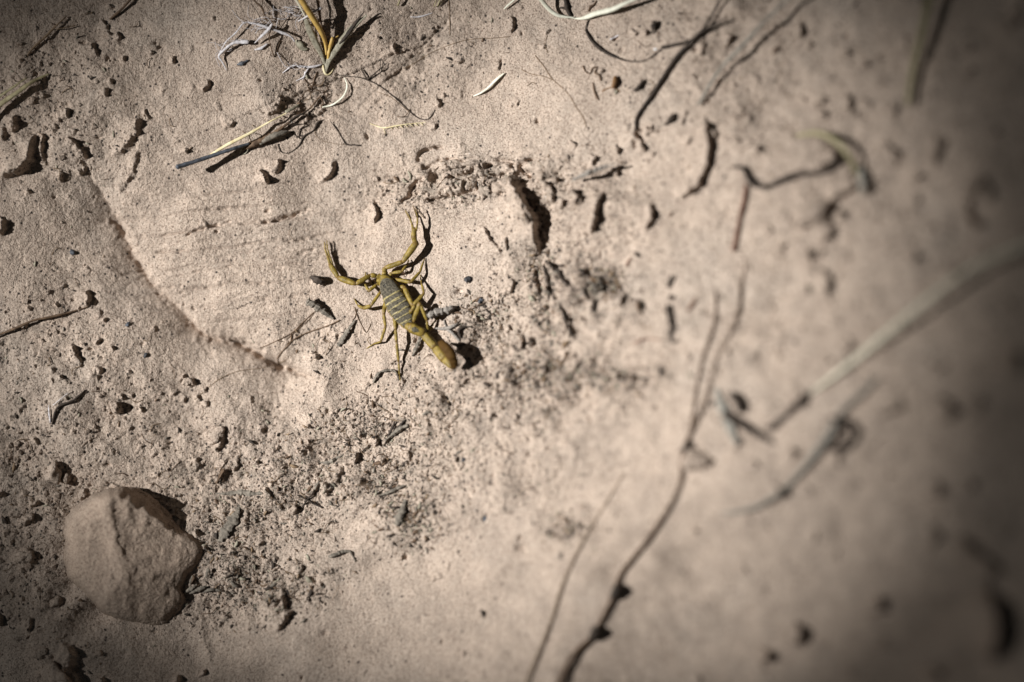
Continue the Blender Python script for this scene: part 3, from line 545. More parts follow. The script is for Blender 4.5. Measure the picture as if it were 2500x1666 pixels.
def stone_h(x, y, r):
    x += 11 * npn(x, y, 40, 41); y += 8 * npn(x, y, 55, 42); q_ = (x - rx_at(y)) / 2.768 * .092
    Xm = (x - 880) * .0332; Ym = (y - 720) * .0332
    h = min(8.1 + .23 * Xm, 6.9 - .25 * Xm + .11 * Ym, 9.3 - .27 * Ym, 8.4 - .27 * (Xm + Ym), 8.2 + .20 * Ym + .15 * Xm + 2.2)
    h += 1.7 * min(max((540 - y) / 220, 0), 1) * (1 if x > 700 else max(0, (x - 560) / 140))
    if q_ > 0: h -= .45 * (1 - math.exp(-q_ / .5)) * math.exp(-q_ / 4) * (1 if y < 760 else max(0, 1 - (y - 760) / 90))
    e = ((x - 820) * .56 + -(y - 270) * .83) / 2.768 * .092          # beyond this line the top-right corner falls off
    e2 = e + 1.0 + .7 * npn(x, y, 50, 43)
    if e2 > 0 and x > 790: h -= 1.7 * e2 * min((x - 790) / 60, 1)
    dE = min((1 - r) * 9.0, 9); edge = (1 - math.exp(-dE / .5)); k = 1 if q_ < 0 else 1.5
    h = max(h, 1.0) * edge + .22 * k * (1 - abs(npn(x, y, 120, 44)) * 2) + (.4 if q_ < 0 else .75) * (.22 * npn(x, y, 45, 45) - .10 * (1 - abs(npn(x, y, 60, 50))) ** 8 + .12 * npn(x, y, 14, 46) + .07 * npn(x, y, 6, 48)) * (.5 + .5 * edge)
    return h - .6 + .6 * edge
stgo = float(np.mean([ground(*q_) - base(*q_) for q_ in [tuple(P(*fr('E', [(a, b)])[0]).xy) for a, b in ((440, 620), (1150, 430), (1010, 1193), (1385, 750))]]))
st.v.append(None)
for j in range(1, NRg + 1):
    r = (j / NRg) ** .75
    for i in range(NA):
        x = cx + (ox[i] - cx) * r; y = cy + (oy[i] - cy) * r; wob = 7 * npn(ox[i] * 1.0, oy[i] * 1.0, 22, 47) + 4 * npn(ox[i], oy[i], 9, 49)
        l = math.hypot(ox[i] - cx, oy[i] - cy); k = 1 + wob / l * r ** 4; x = cx + (x - cx) * k; y = cy + (y - cy) * k
        px, py = fr('E', [(x, y)])[0]; st.v.append(Vector(hit(px, py, lambda a, b: base(a, b) + stgo, stone_h(x, y, r) * .001)))
px, py = fr('E', [(cx, cy)])[0]; st.v[0] = Vector(hit(px, py, lambda a, b: base(a, b) + stgo, stone_h(cx, cy, 0) * .001))
for i in range(NA): st.f.append((0, 1 + i, 1 + (i + 1) % NA)); st.m.append(0)
for j in range(NRg - 1):
    for i in range(NA):
        a = 1 + j * NA + i; c = 1 + j * NA + (i + 1) % NA; st.f.append((a, a + NA, c + NA, c)); st.m.append(0)
lb = 1 + (NRg - 1) * NA
for i in range(NA): q = st.v[lb + i]; st.v.append(Vector((q.x, q.y, q.z - .004)))
for i in range(NA):
    a = lb + i; c = lb + (i + 1) % NA; st.f.append((a, a + NA, c + NA, c)); st.m.append(0)
st.f.append(tuple(lb + NA + i for i in range(NA))); st.m.append(0)
so2 = st.build('loose_stone', M_STONE, origin=(st.v[0].x, st.v[0].y, stg))
tag(so2, 'large angular sandstone lump, by far the biggest loose stone', 'stone')

# ------------------------------------------------------------------ dried grass tuft
root = bpy.data.objects.new('grass_tuft', None); COL.objects.link(root); root.location = P(*fr('B', [(1335, 560)])[0])
tag(root, 'dried grass tuft with thick golden stem and frayed white fibres', 'grass tuft')
def part(name, mt, items, parent=root, label=None, **k):
    mb = MB()
    for it in items: strand(mb, it[0], it[1], it[2], **{**k, **(it[3] if len(it) > 3 else {})})
    o = mb.build(name, mt, parent)
    if label: o['label'] = label
    return o
part('stem', M_STEM, [('B', [(1060, -160, 8), (1130, 0, 5.2), (1210, 130, 3.8), (1285, 250, 2.4), (1325, 350, 1.2), (1335, 450, .3)], [52, 50, 50, 46, 32, 20])], jit=.03, label='thick golden stem', seg=10)
part('stem', M_STEM, [('B', [(1385, 310, 1.6), (1372, 360, 1.0), (1355, 430, .4), (1345, 520, 0)], [26, 34, 30, 20]), ('B', [(1432, 296, 1.2), (1395, 330, .7), (1380, 400, .3)], [12, 14, 14])], jit=.05, label='short broken yellow stub')
part('stem', M_BROWN, [('B', [(1262, 238, 2.6), (1300, 232, 2.7), (1325, 262, 2.4)], 14), ('B', [(1300, 345, 1.4), (1325, 325, 1.5), (1345, 335, 1.4)], 12)], label='dark joint rings of the stem')
part('blade', M_SHEATH, [('B', [(1160, 140, 2.6), (1195, 240, 2.0), (1245, 350, 1.2), (1295, 450, .5), (1322, 540, 0)], [30, 62, 60, 40, 22])], flat=.3, jit=.05, label='broad grey sheath blade')
part('blade', M_SHEATH, [('B', [(1325, 590, .1), (1350, 500, .5), (1410, 410, 1.0), (1480, 310, 1.4), (1560, 215, 1.8), (1668, 122, 2.4)], [30, 58, 66, 60, 52, 10])], flat=.3, jit=.05)
part('blade', M_DARK, [('B', [(1440, 360, 1.8), (1500, 290, 2.0), (1570, 190, 2.2), (1645, 95, 2.8)], [14, 30, 28, 8])], flat=.4, label='dark narrow blade edge')
part('blade', M_STRAW, [('B', [(1305, 535, .1), (1318, 590, 0), (1340, 615, 0), (1370, 600, 0), (1390, 560, 0)], [16, 22, 20, 14, 10])], flat=.6, label='pale curled base')
part('blade', M_WSTRAW, [('B', [(1040, -60, 6), (1085, 0, 5), (1125, 70, 4), (1175, 170, 2.6)], [16, 18, 14, 6])], flat=.4)
part('blade', M_FIBRE, [('B', [(1292, 66, 4), (1230, 98, 3.8), (1165, 142, 3.2), (1100, 175, 2.2)], [20, 18, 14, 8])], flat=.4)
fib = [([(1300, 528, .3), (1230, 548, .3), (1150, 550, .2), (1060, 542, .4), (975, 600, 0)], [10, 20, 22, 16, 8]), ([(690, 190, 1.2), (760, 196, 1.4), (830, 222, 1.6), (950, 262, 1.7), (1040, 300, 1.6), (1075, 345, 1.0)], [10, 20, 24, 22, 18, 8]),
       ([(890, 195, 2.4), (860, 240, 2.0), (800, 300, 1.5), (745, 355, 1)], [16, 28, 22, 8]), ([(695, 345, 1.5), (640, 345, 1.5), (570, 355, 1.5), (500, 405, 1.4), (450, 460, 1.2), (480, 510, .8), (515, 580, .2)], [34, 32, 26, 24, 20, 14, 6]),
       ([(700, 185, 1), (650, 195, 1.2), (590, 270, 1.2), (510, 345, 1.2), (455, 440, 1)], [8, 12, 14, 10, 8]), ([(850, 360, .4), (800, 395, .4), (745, 410, .3)], [16, 24, 10]), ([(1160, 590, .1), (1150, 630, .1), (1085, 665, 0)], [20, 14, 6]),
       ([(1190, 560, .2), (1160, 600, .2), (1140, 660, 0)], [10, 14, 6])]
part('fibre', M_FIBRE, [('B', p_, w_) for p_, w_ in fib], flat=.35, jit=.2, label='torn whitish fibre strips'); wis = []
for k in range(46):
    x0, y0 = random.choice([(1100, 80), (1040, 110), (960, 160), (880, 200), (820, 230), (600, 340), (700, 195), (1150, 100), (520, 400), (1120, 545)]); a = random.uniform(2.2, 4.0); l = random.uniform(60, 190); c = random.uniform(-.9, .9)
    x0 += random.uniform(-50, 50); y0 += random.uniform(-30, 30)
    wis.append(('B', [(x0, y0, random.uniform(.3, 2.2)), (x0 + math.cos(a) * l * .5, y0 - math.sin(a) * l * .5, random.uniform(.3, 2)), (x0 + math.cos(a + c) * l, y0 - math.sin(a + c) * l, random.uniform(0, 1))], random.uniform(2.5, 6)))
part('fibre', M_FIBRE, wis, seg=4, label='fine wispy white hairs')['kind'] = 'stuff'
part('blade', M_SHEATH, [('B', [(1085, 330, .4), (1110, 360, .3), (1150, 400, .1), (1185, 400, .1)], [20, 60, 46, 16])], flat=.3, label='grey flake of leaf at the foot')
part('blade', M_BROWN, [('B', [(1140, 140, 2), (1160, 220, 1.5), (1185, 290, 1), (1195, 340, .5)], 7), ('B', [(1040, 265, 2), (1110, 240, 1.2), (1060, 290, 1.6), (1150, 290, .8)], 4), ('B', [(1255, -30, 4), (1270, 60, 3), (1285, 160, 2), (1300, 230, 1.4)], [22, 26, 20, 10])])

# ------------------------------------------------------------------ single stalks, twigs, chips: (name, category, material, label, [(frame, pts, width, opts)], group)
def item(name, cat, mt, label, items, group=None, **k):
    ang_ = cat in ('chip', 'wood chip', 'leaf', 'flake', 'bark', 'husks', 'stick', 'stub')
    if ang_: k = {**k, 'seg': 6, 'jit': .38, 'step': 4.0}
    mb = MB()
    for it in items: strand(mb, it[0], it[1], it[2], **{**k, **(it[3] if len(it) > 3 else {})})
    return tag(mb.build(name, mt, smooth=not ang_), label, cat, group)
item('straw_stalk', 'straw', M_STRAW, 'pale yellow split straw lying along the charred stalk', [('B', [(348, 1292, 3.0), (520, 1190, 2.7), (700, 1098, 2.4), (860, 1005, 1.6), (1000, 932, 1.0), (1120, 850, .2)], [16, 28, 26, 14, 12, 6])], flat=.5, jit=.05)
item('charred_stalk', 'stalk', M_CHAR, 'blackened bluish stalk with blunt tip sticking out beneath the yellow straw', [('B', [(108, 1372, 4.6), (230, 1335, 4.0), (380, 1285, 3.0), (560, 1225, 2.0), (700, 1180, 1.0)], [44, 34, 34, 30, 22])], jit=.08)
tk = bpy.data.objects.new('twig_bundle', None); COL.objects.link(tk); tk.location = P(*fr('B', [(860, 1130)])[0]); tag(tk, 'brown twisted twig bundle behind the yellow straw and charred stalk', 'twig')
part('twig_stem', M_BROWN, [('B', [(640, 1230, .1), (720, 1195, .3), (860, 1125, .5), (1010, 1020, .6), (1110, 950, .7), (1200, 890, .6), (1285, 785, .2)], [20, 42, 40, 22, 18, 16, 10])], tk, jit=.25)
part('twig_stem', M_GREY, [('B', [(790, 1180, .6), (880, 1125, 1.0), (950, 1100, 1.0), (1020, 1080, .5)], [30, 50, 44, 20])], tk, jit=.2, label='grey stub of bark')
part('side_twig', M_DARK, [('B', [(1010, 1020, .8), (1080, 960, 1.3), (1150, 930, 1.4), (1200, 890, 1)], [8, 16, 14, 8]), ('B', [(1020, 1040, .3), (1090, 1020, .4), (1160, 1025, .3), (1120, 1060, .2), (1110, 1120, 0)], 8), ('B', [(1040, 1080, 0), (1080, 1110, 0), (1120, 1140, 0)], 9)], tk, label='dark crooked side twigs')
part('side_twig', M_BROWN, [('B', [(645, 1080, 1.4), (690, 1105, 2.2), (712, 1150, 1.4), (705, 1215, .1)], 7), ('B', [(830, 1140, .3), (860, 1170, .3), (810, 1190, .2)], 7)], tk, label='thin hooped rootlet')
part('side_twig', M_SHEATH, [('B', [(620, 1265, .1), (650, 1215, .8), (690, 1225, .8), (670, 1260, .2), (630, 1270, 0)], 9), ('B', [(1000, 920, 1.0), (1060, 890, .8), (1120, 850, .2)], [24, 28, 8])], tk, flat=.5)
item('hooked_root_shadow', 'root', M_DARK, 'thin root and its shadow as one black J hook below the twig bundle', [('B', [(938, 1185), (955, 1240), (990, 1258), (1040, 1250), (1110, 1195), (1150, 1120), (1230, 1070), (1262, 1010), (1310, 985)], [16, 10, 8, 8, 10, 14, 12, 20, 8])])  # the black strand is mostly the root's shadow, modelled as a solid
rt_ = [('B', [(1200, 690), (1215, 740), (1205, 800), (1250, 830)], 6), ('B', [(1180, 720), (1260, 700), (1330, 705), (1350, 740)], 6), ('B', [(1130, 800), (1165, 750), (1230, 730), (1290, 760)], 6), ('B', [(1290, 830), (1320, 760), (1370, 690)], 5), ('B', [(1255, 590), (1235, 650), (1222, 705)], 9), ('B', [(1150, 650), (1190, 690), (1215, 680)], 7),
       ('B', [(1210, 760, 1), (1290, 740, 1.4), (1345, 770, .6), (1320, 830, 0)], 5), ('B', [(1100, 860), (1120, 820), (1160, 800)], 8), ('B', [(1240, 700), (1300, 680), (1340, 650)], 4), ('B', [(1280, 790, .4), (1310, 850, .4), (1290, 880, 0)], 12)]
item('rootlet_tangle', 'rootlets', M_BROWN, 'small tangle of brown rootlets just below the grass tuft', rt_)
item('curled_blade', 'grass blade', M_WSTRAW, 'small pale crescent grass blade right of the rootlet tangle', [('B', [(1480, 640, .4), (1503, 690, .7), (1495, 750, .9), (1455, 810, .9), (1380, 862, .6), (1300, 880, .1)], [8, 14, 16, 15, 14, 9])], flat=.4, jit=.05)
item('wiry_root', 'root', M_DARK, 'long thin dark root running down right from the twig knot', [('B', [(1650, 650), (1760, 700), (1900, 805), (2000, 900), (2080, 965), (2150, 985), (2190, 960), (2225, 905)], [12, 9, 11, 9, 8, 8, 9, 7])])
item('twig_knot', 'twig', M_DARK, 'small forked dark twig knot right of the tuft base', [('B', [(1620, 570, .3), (1650, 620, .5), (1668, 655, .2)], [10, 14, 18]), ('B', [(1668, 655, .2), (1720, 615, .6), (1770, 570, .8), (1830, 520, .4)], [18, 12, 9, 6]), ('B', [(1400, 612, .2), (1480, 625, .3), (1570, 632, .3), (1660, 648, .2)], [5, 7, 7, 10]), ('B', [(1770, 590, .3), (1780, 520, .3), (1775, 480, .2)], 6)])
item('seed_head', 'seed head', M_STRAW, 'tiny pale bristly seed head at the end of the wiry root', [('B', [(1690, 1015, .1), (1800, 1050, .3), (1900, 1035, .3), (2010, 1018, .2), (2150, 1005, .1)], [6, 10, 12, 8, 5]), ('B', [(1800, 1055, .2), (1820, 1100, .1)], 5)] + [('B', [(x, 1040 - (x - 1840) * .12, .3), (x + 30, 1062 - (x - 1840) * .12, .1)], 6) for x in range(1850, 2110, 42)], flat=.7)
item('bent_root', 'root', M_DARK, 'short dark root bent like an L left of the ledges', [('B', [(1370, 1000, .4), (1430, 1080), (1465, 1140), (1500, 1188), (1550, 1190), (1605, 1195)], [8, 8, 8, 12, 10, 14])])
item('root_hair', 'root hair', M_HAIR, 'fine brown hair root under the hooked root', [('B', [(1235, 1065), (1255, 1120), (1300, 1155), (1400, 1180), (1490, 1190)], 4)], seg=4)
item('root_hair', 'root hair', M_HAIR, 'very long faint hair root across the sand right of the tuft', [('G', [(230, 500), (320, 460), (450, 380), (620, 310), (760, 280), (900, 275), (1015, 264)], 5)], seg=4)
item('root_hair', 'root hair', M_HAIR, 'straight upright hair root at the top edge of the picture', [('G', [(570, -40), (580, 60), (582, 160), (584, 255)], 5)], seg=4)
item('root_hair', 'root hair', M_HAIR, 'hair root curving down across the smooth sand above the ledges', [('G', [(1195, 400), (1260, 480), (1320, 570), (1400, 640), (1450, 700), (1490, 770), (1540, 840), (1560, 910)], 6), ('G', [(1100, 500), (1160, 530), (1260, 550), (1320, 575)], 5)], seg=4)
item('root_hair', 'root hair', M_HAIR, 'faint pale hair root parallel to the wiry root', [('G', [(60, 660), (160, 700), (260, 780), (360, 850)], 4)], seg=4)
item('straw_sliver', 'straw', M_WSTRAW, 'lone cream straw sliver on smooth sand above the ledges', [('G', [(752, 690, .1), (800, 672, .5), (860, 630, .7), (920, 570, .7), (975, 525, .4)], [8, 14, 18, 22, 8])], flat=.45, jit=.05)
item('straw_sliver', 'straw', M_WSTRAW, 'short white sliver at the top edge of the picture', [('G', [(972, 66, .5), (1005, 35, .8), (1045, 0, 1), (1080, -40, 1)], [8, 16, 14, 12])], flat=.4)
item('straw_sliver', 'straw', M_FIBRE, 'thin bluish white sliver flat on the sand near the tuft', [('G', [(300, 122), (370, 120), (462, 92)], [4, 14, 4])], flat=.3)
item('straw_sliver', 'straw', M_FIBRE, 'bluish white fleck inside the black root loop', [('N', [(650, 460), (700, 430), (765, 400)], [8, 26, 8])], flat=.2)
item('curved_straw', 'straw', M_WSTRAW, 'glossy cream straw curving in from the top edge, the left one', [('G', [(1180, -80, 5), (1240, 0, 3.4), (1300, 70, 2.0), (1370, 115, 1.0), (1480, 128, .3)], [26, 32, 32, 26, 10])], flat=.45, jit=.04)
item('curved_straw', 'straw', M_WSTRAW, 'wide cream straw rising to the top right above the root loop', [('N', [(180, 205, 0), (300, 215, .2), (380, 200, .6), (500, 155, 1.2), (680, 110, 1.8), (820, 45, 2.6), (960, -20, 3.4), (1100, -90, 4.4)], [10, 30, 56, 66, 62, 46, 36, 30])], flat=.4, jit=.04)
item('dark_twig_or_shadow', 'twig', M_DARK, 'thick black crooked strand standing for a twig shadow at the top edge beside the cream straws', [('N', [(120, -60), (150, 30), (165, 110), (205, 190)], [44, 50, 56, 36]), ('N', [(165, 110), (110, 90), (75, 95)], [30, 24, 20])], jit=.2)  # solid dark strand in place of a thick twig's cast shadow
item('dark_twig_or_shadow', 'twig', M_BROWN, 'small knobbly twig right of the black crooked shadow strand', [('N', [(500, 10), (470, 60), (430, 80), (410, 130)], [14, 26, 36, 18])], jit=.3)
item('root_loop', 'root', M_DARK, 'thin black root sweeping in a wide U loop under the cream straw', [('N', [(405, 235, .2), (375, 330, .2), (400, 400, .3), (470, 500, .2), (580, 590, .2), (700, 650, .2), (830, 695, .1), (960, 710, .1), (1060, 695, .1), (1150, 640, .1), (1240, 570, .2)], [14, 14, 24, 34, 34, 28, 20, 16, 14, 14, 20])], jit=.15)
item('forked_stem_shadow', 'stem', M_DARK, 'long black forked stem merged with its shadow, slanting from the top edge to a dark hollow', [('N', [(1960, -60, 2), (1890, 60, 1.5), (1790, 240, 1.0), (1700, 370, .8), (1560, 510, .8), (1400, 680, .6), (1270, 880, .5), (1140, 1090, .2), (1030, 1240, .3), (960, 1360, .3), (950, 1500, .1)], [30, 30, 30, 40, 46, 46, 42, 44, 36, 34, 36]), ('N', [(2000, 215, 1.4), (1860, 285, 1.2), (1700, 375, .8), (1590, 460, .6), (1420, 510, .4), (1250, 548, .2)], [16, 34, 40, 34, 36, 44])], jit=.1)  # dark stem and the shadow beside it drawn as one black strand
item('dark_chip', 'chip', M_DARK, 'small black oval chip left of the forked stem', [('N', [(940, 1050, .2), (990, 990, .4), (1050, 920, .3)], [20, 44, 22])])
item('dark_chip', 'chip', M_DARK, 'small black oval chip just right of the forked stem end', [('N', [(1285, 1435, .3), (1350, 1370, .5), (1410, 1305, .3)], [24, 60, 26])])
item('dark_chip', 'chip', M_DARK, 'blunt black wedge chip inside the top of the root loop', [('N', [(1140, 385, .3), (1155, 320, .5), (1170, 255, .5)], [20, 50, 66])])
item('amber_husk', 'husk', M_AMBER, 'tiny amber husk on pale sand below the root loop', [('N', [(715, 880, .3), (710, 940, .6), (690, 1010, .3)], [40, 62, 34]), ('N', [(570, 1050), (630, 1015), (700, 1010), (770, 1050)], 14)])
item('curly_root', 'root', M_BROWN, 'small curly brown root left of the amber husk', [('N', [(345, 760), (370, 820), (430, 850), (450, 790), (510, 770), (480, 840), (530, 860), (550, 930)], [20, 16, 18, 20, 16, 22, 22, 18]), ('N', [(460, 950), (470, 1030), (500, 1110), (530, 1155)], [14, 22, 26, 14])])
item('soft_stem', 'stem', M_PGREY, 'thin grey brown stem sloping parallel right of the forked stem', [('K', [(600, -80, 6), (520, 10, 5), (400, 130, 3.6), (320, 220, 3), (230, 310, 2.2), (160, 410, 1.4), (110, 500, .6)], [14, 14, 16, 20, 16, 14, 12])])
item('dry_stalk', 'stem', M_OLIVE, 'thick olive dry stem hanging into the top right corner', [('K', [(1250, -90, 4.4), (1215, 0, 3.8), (1180, 160, 3.0), (1140, 320, 2.2), (1110, 500, 1.6)], [44, 42, 40, 36, 26])], jit=.06)
item('wavy_twig', 'twig', M_DARK, 'wavy dark twig lying level right of the lens shaped hollow', [('K', [(270, 800, .5), (320, 805, .8), (345, 850, .8), (380, 888, .8), (440, 890, .7), (520, 855, .7), (600, 832, .7), (700, 822, .7), (790, 765, .5)], [14, 20, 24, 22, 20, 24, 26, 22, 34])])
item('arched_grass', 'grass blade', M_OLIVE, 'dull blurred grass blade arching above the wavy twig', [('K', [(580, 650, .3), (680, 638, 2.0), (770, 680, 3.6), (830, 750, 3.4), (870, 840, 1.5)], [14, 26, 30, 28, 16])], flat=.4)
item('pale_flake', 'flake', M_PGREY, 'pale blue grey flake under the tip of the arched blade', [('K', [(872, 790, 1), (892, 850, 1.4), (895, 930, .8)], [26, 44, 22])], flat=.5)
item('upright_root', 'root', M_RED, 'straight rusty root hanging below the wavy twig', [('K', [(335, 880, .6), (325, 960, .6), (305, 1040, .5), (290, 1130, .4), (275, 1200, .2)], [12, 18, 14, 18, 20])])
item('upright_root', 'root', M_DARK, 'dark upright crooked twig on pale slab right of the debris hollow', [('O', [(2040, 370, .8), (2010, 460, .6), (1990, 530, .3)], [20, 46, 30]), ('O', [(1985, 760, .6), (1990, 860, .8), (2020, 980, .6), (2030, 1090, .4), (2010, 1180, .3), (2050, 1235, .2), (2100, 1210, .3)], [50, 56, 40, 38, 26, 22, 34]), ('O', [(2015, 640, .6), (2020, 680, .5)], [50, 46])])
item('rusty_twig', 'twig', M_RED, 'short rusty twig lying level at the foot of the crooked twig', [('O', [(1550, 1250, .1), (1630, 1215, .2), (1720, 1190, .2), (1900, 1200, .2)], [14, 26, 16, 14])])
item('rusty_twig', 'twig', M_RED, 'short rusty stick right of the upright crooked twig', [('O', [(2240, 830, .2), (2290, 760, .4), (2350, 660, .3)], [20, 30, 18])])
item('rusty_twig', 'twig', M_RED, 'small rusty stick on the blank slab above the crooked twig', [('O', [(1450, 270, .2), (1480, 210, .3), (1520, 150, .2)], [14, 26, 14])])
item('fork_twig', 'twig', M_BROWN, 'small forked brown twig between debris hollow and crooked twig', [('O', [(1600, 690, .2), (1600, 780, .5), (1635, 850, .3), (1670, 870, .1), (1620, 915, 0)], [16, 40, 20, 18, 14])])
item('jointed_stem', 'stem', M_BROWN, 'long dark jointed stem running down to the bottom edge', [('L', [(335, 285, .2), (310, 400, .3), (298, 520, .4), (250, 630, .5), (195, 730, .5), (140, 930, .5), (80, 1070, .5), (40, 1160, .4), (20, 1260, .4)], [8, 11, 10, 8, 8, 11, 13, 15, 14]),
      ('L', [(190, 420, .2), (185, 560, .3), (125, 740, .4), (95, 900, .4), (70, 1070, .4)], [7, 9, 9, 9, 10]),
      ('J', [(750, 595, .4), (742, 690, .5), (690, 800, .5), (590, 950, .5), (480, 1090, .6), (445, 1190, .6), (395, 1290, .6), (350, 1370, .6), (270, 1450, .8), (200, 1590, 1.0), (140, 1720, 1.2)], [13, 12, 12, 13, 14, 16, 15, 17, 21, 25, 27])], jit=.1)
item('dry_stalk', 'stem', M_FADE, 'pale brown blurred stem left of the long jointed stem', [('J', [(500, 640, .2), (400, 800, .3), (310, 950, .4), (225, 1130, .5), (175, 1290, .5), (110, 1450, .8), (40, 1620, 1.2)], [5, 9, 11, 14, 13, 15, 18])], jit=.15, flat=.12)
item('stem_joint', 'twig', M_DARK, 'dark knot lodged where the jointed stem bends near the bottom', [('J', [(350, 1375, .6), (368, 1350, 1.0), (378, 1325, .6)], [28, 46, 26])])
item('stem_joint', 'twig', M_DARK, 'dark knot on the jointed stem, the higher of the lower two', [('J', [(445, 1195, .6), (460, 1165, 1.0), (472, 1140, .6)], [24, 44, 24])])
item('stem_joint', 'twig', M_DARK, 'dark knot where the two thin stems join', [('J', [(762, 545, .5), (770, 525, .8), (785, 505, .5)], [20, 34, 16])])
item('long_blade', 'grass blade', M_BEIGE, 'long pale beige grass blade crossing the right edge, strongly blurred', [('L', [(1900, 90, 6.5), (1666, 195, 6), (1500, 262, 5.6), (1350, 345, 5.2), (1150, 500, 4.4), (950, 665, 3.0), (780, 800, 1.6), (640, 905, .6)], [30, 30, 28, 28, 28, 26, 20, 8])], flat=.35, jit=.04)
item('grey_twig', 'twig', M_PGREY, 'grey green blurred twig with a ringed end, lower right', [('L', [(960, 830, .8), (880, 910, .8), (800, 980, .8), (740, 1090, .8), (660, 1200, .7), (560, 1320, .6), (470, 1395, .5), (360, 1455, .8), (220, 1480, .3)], [16, 20, 18, 34, 30, 20, 20, 16, 10])], jit=.15)
item('twig_ring', 'twig', M_DARK, 'dark curled ring at the bend of the grey green twig', [('L', [(740, 1020, 1.5), (790, 1040, 2.2), (822, 1090, 2.2), (790, 1150, 1.8), (740, 1170, 1), (690, 1140, .8)], [24, 34, 34, 30, 22, 16])])
item('twig_cluster', 'twigs', M_DARK, 'dark splayed twigs beside the grey bark piece, right side', [('L', [(230, 1000, .8), (300, 1045, 1.2), (380, 1095, 1.0), (465, 1140, .3)], [30, 32, 26, 16]), ('L', [(265, 905, .6), (300, 950, 1), (310, 990, .6)], [36, 40, 34]), ('L', [(440, 1075, .6), (520, 1010, .6), (590, 940, .6), (650, 895, .2)], [26, 18, 26, 14])])
item('bark_piece', 'bark', M_PGREY, 'blue grey bark piece left of the splayed dark twigs', [('L', [(195, 880, .2), (220, 960, .4), (255, 1050, .4), (290, 1140, .2)], [20, 46, 50, 26])], flat=.4, jit=.15)
item('pale_stick', 'stick', M_FUZZ, 'pale blurred stick slanting right of the upright fin', [('G', [(1470, 1290, 2), (1560, 1250, 3), (1650, 1215, 3.4), (1760, 1180, 3)], [20, 34, 32, 16])], jit=.06)
item('side_twig', 'twig', M_BROWN, 'thin jointed twig reaching in from the left edge', [('D', [(-80, 965, .6), (0, 932, .7), (120, 885, .9), (240, 832, .8), (360, 808, .6), (480, 780, .4), (640, 730, .2)], [14, 15, 20, 16, 18, 14, 6])])
item('side_twig', 'twig', M_DARK, 'small bent dark twig above the big stone, with white sliver', [('D', [(375, 1575, .1), (400, 1480, .3), (440, 1440, .3), (520, 1410, .3), (565, 1375, .2), (612, 1330, .1)], [14, 18, 18, 16, 16, 8])])
item('straw_sliver', 'straw', M_FIBRE, 'white sliver beside the small bent twig at left', [('D', [(348, 1440, .3), (352, 1500, .4), (362, 1570, .2)], [5, 12, 10]), ('D', [(380, 1440, .4), (430, 1400, .5), (490, 1350, .2)], 5)], flat=.5)
item('looping_root', 'root', M_BROWN, 'thin looping root below left of the scorpion', [('D', [(1870, 1030), (1960, 990), (2090, 925), (2170, 850), (2250, 775)], 7), ('D', [(2000, 1150), (1995, 1100), (2030, 1050), (2085, 990), (2090, 930)], 9), ('D', [(2060, 1000), (2180, 930), (2353, 870), (2440, 830)], 10)], seg=5)
item('root_hair', 'root hair', M_HAIR, 'long faint hair root below the slab edge, left of centre', [('D', [(1400, 1400), (1550, 1270), (1700, 1200), (1900, 1170), (2050, 1120)], 5)], seg=4)
item('left_blade', 'grass blade', M_OLIVE, 'pair of yellow green grass blades poking in at the left edge', [('C', [(-120, 850, 2.4), (0, 752, 2), (130, 660, 1.4), (230, 590, .9), (350, 532, .4)], [40, 36, 34, 28, 12]), ('C', [(-120, 760, 2.6), (0, 690, 2), (90, 630, 1.4), (190, 560, 1)], [20, 20, 18, 8])], flat=.4)
item('faint_twig', 'twig', M_HAIR, 'thin faint twig in the dim upper left corner', [('C', [(195, 400, .1), (240, 345, .4), (330, 262, .7), (400, 190, .8), (475, 120, .4)], [8, 16, 16, 12, 8]), ('C', [(390, 215, .6), (460, 200, .8), (540, 185, .6)], 8)])
item('faint_twig', 'twig', M_BROWN, 'dark twig slanting up to the top edge, left of the tuft', [('C', [(790, 140, .2), (850, 90, .5), (900, 40, .6), (960, -30, .8)], [12, 20, 18, 16])])
item('tuft_twig', 'twig', M_BROWN, 'forked brown twig lying beside the white fibres at the top', [('B', [(715, -30, 2), (750, 15, 2), (800, 60, 1.8), (830, 130, 1.5), (850, 180, 1.0)], [16, 14, 18, 12, 10]), ('B', [(810, 0, 1), (805, 60, 1.5)], 8), ('B', [(950, 100, 2), (900, 180, 2), (870, 280, 1.5), (870, 350, 1), (905, 470, .1)], [5, 7, 8, 8, 10]), ('B', [(955, 340), (930, 400), (920, 460)], 7)])
item('sheath_chip', 'chip', M_CHAR, 'bluish grey chip below the frayed white fibres', [('B', [(600, 532, .1), (640, 520, .3), (690, 495, .2)], [14, 26, 10])], flat=.5)
# chips and twigs by the scorpion
item('wood_chip', 'wood chip', M_GREY, 'dark split wood chip left of the scorpion, pointing to its legs', [('A', [(165, 840, 1.5), (225, 870, 1.3), (300, 925, .8), (370, 975, .3)], [54, 50, 44, 20])], jit=.2, flat=.6)
item('wood_chip', 'wood chip', M_DARK, 'black angular chip above the dark split wood chip', [('A', [(190, 640, .2), (240, 665, .4), (300, 690, .3)], [20, 50, 34])], jit=.3)
item('wood_chip', 'wood chip', M_GREY, 'narrow grey chip slanting below the split wood chip', [('A', [(408, 1192, .3), (460, 1110, .6), (500, 1050, .6), (545, 985, .3)], [30, 34, 26, 12])], flat=.4, jit=.2)
item('wood_chip', 'wood chip', M_GREY, 'pale grey chip beside the scorpion tail joint', [('A', [(1000, 1275, .2), (1035, 1200, .6), (1070, 1110, .6)], [12, 36, 24])], flat=.5, jit=.25)
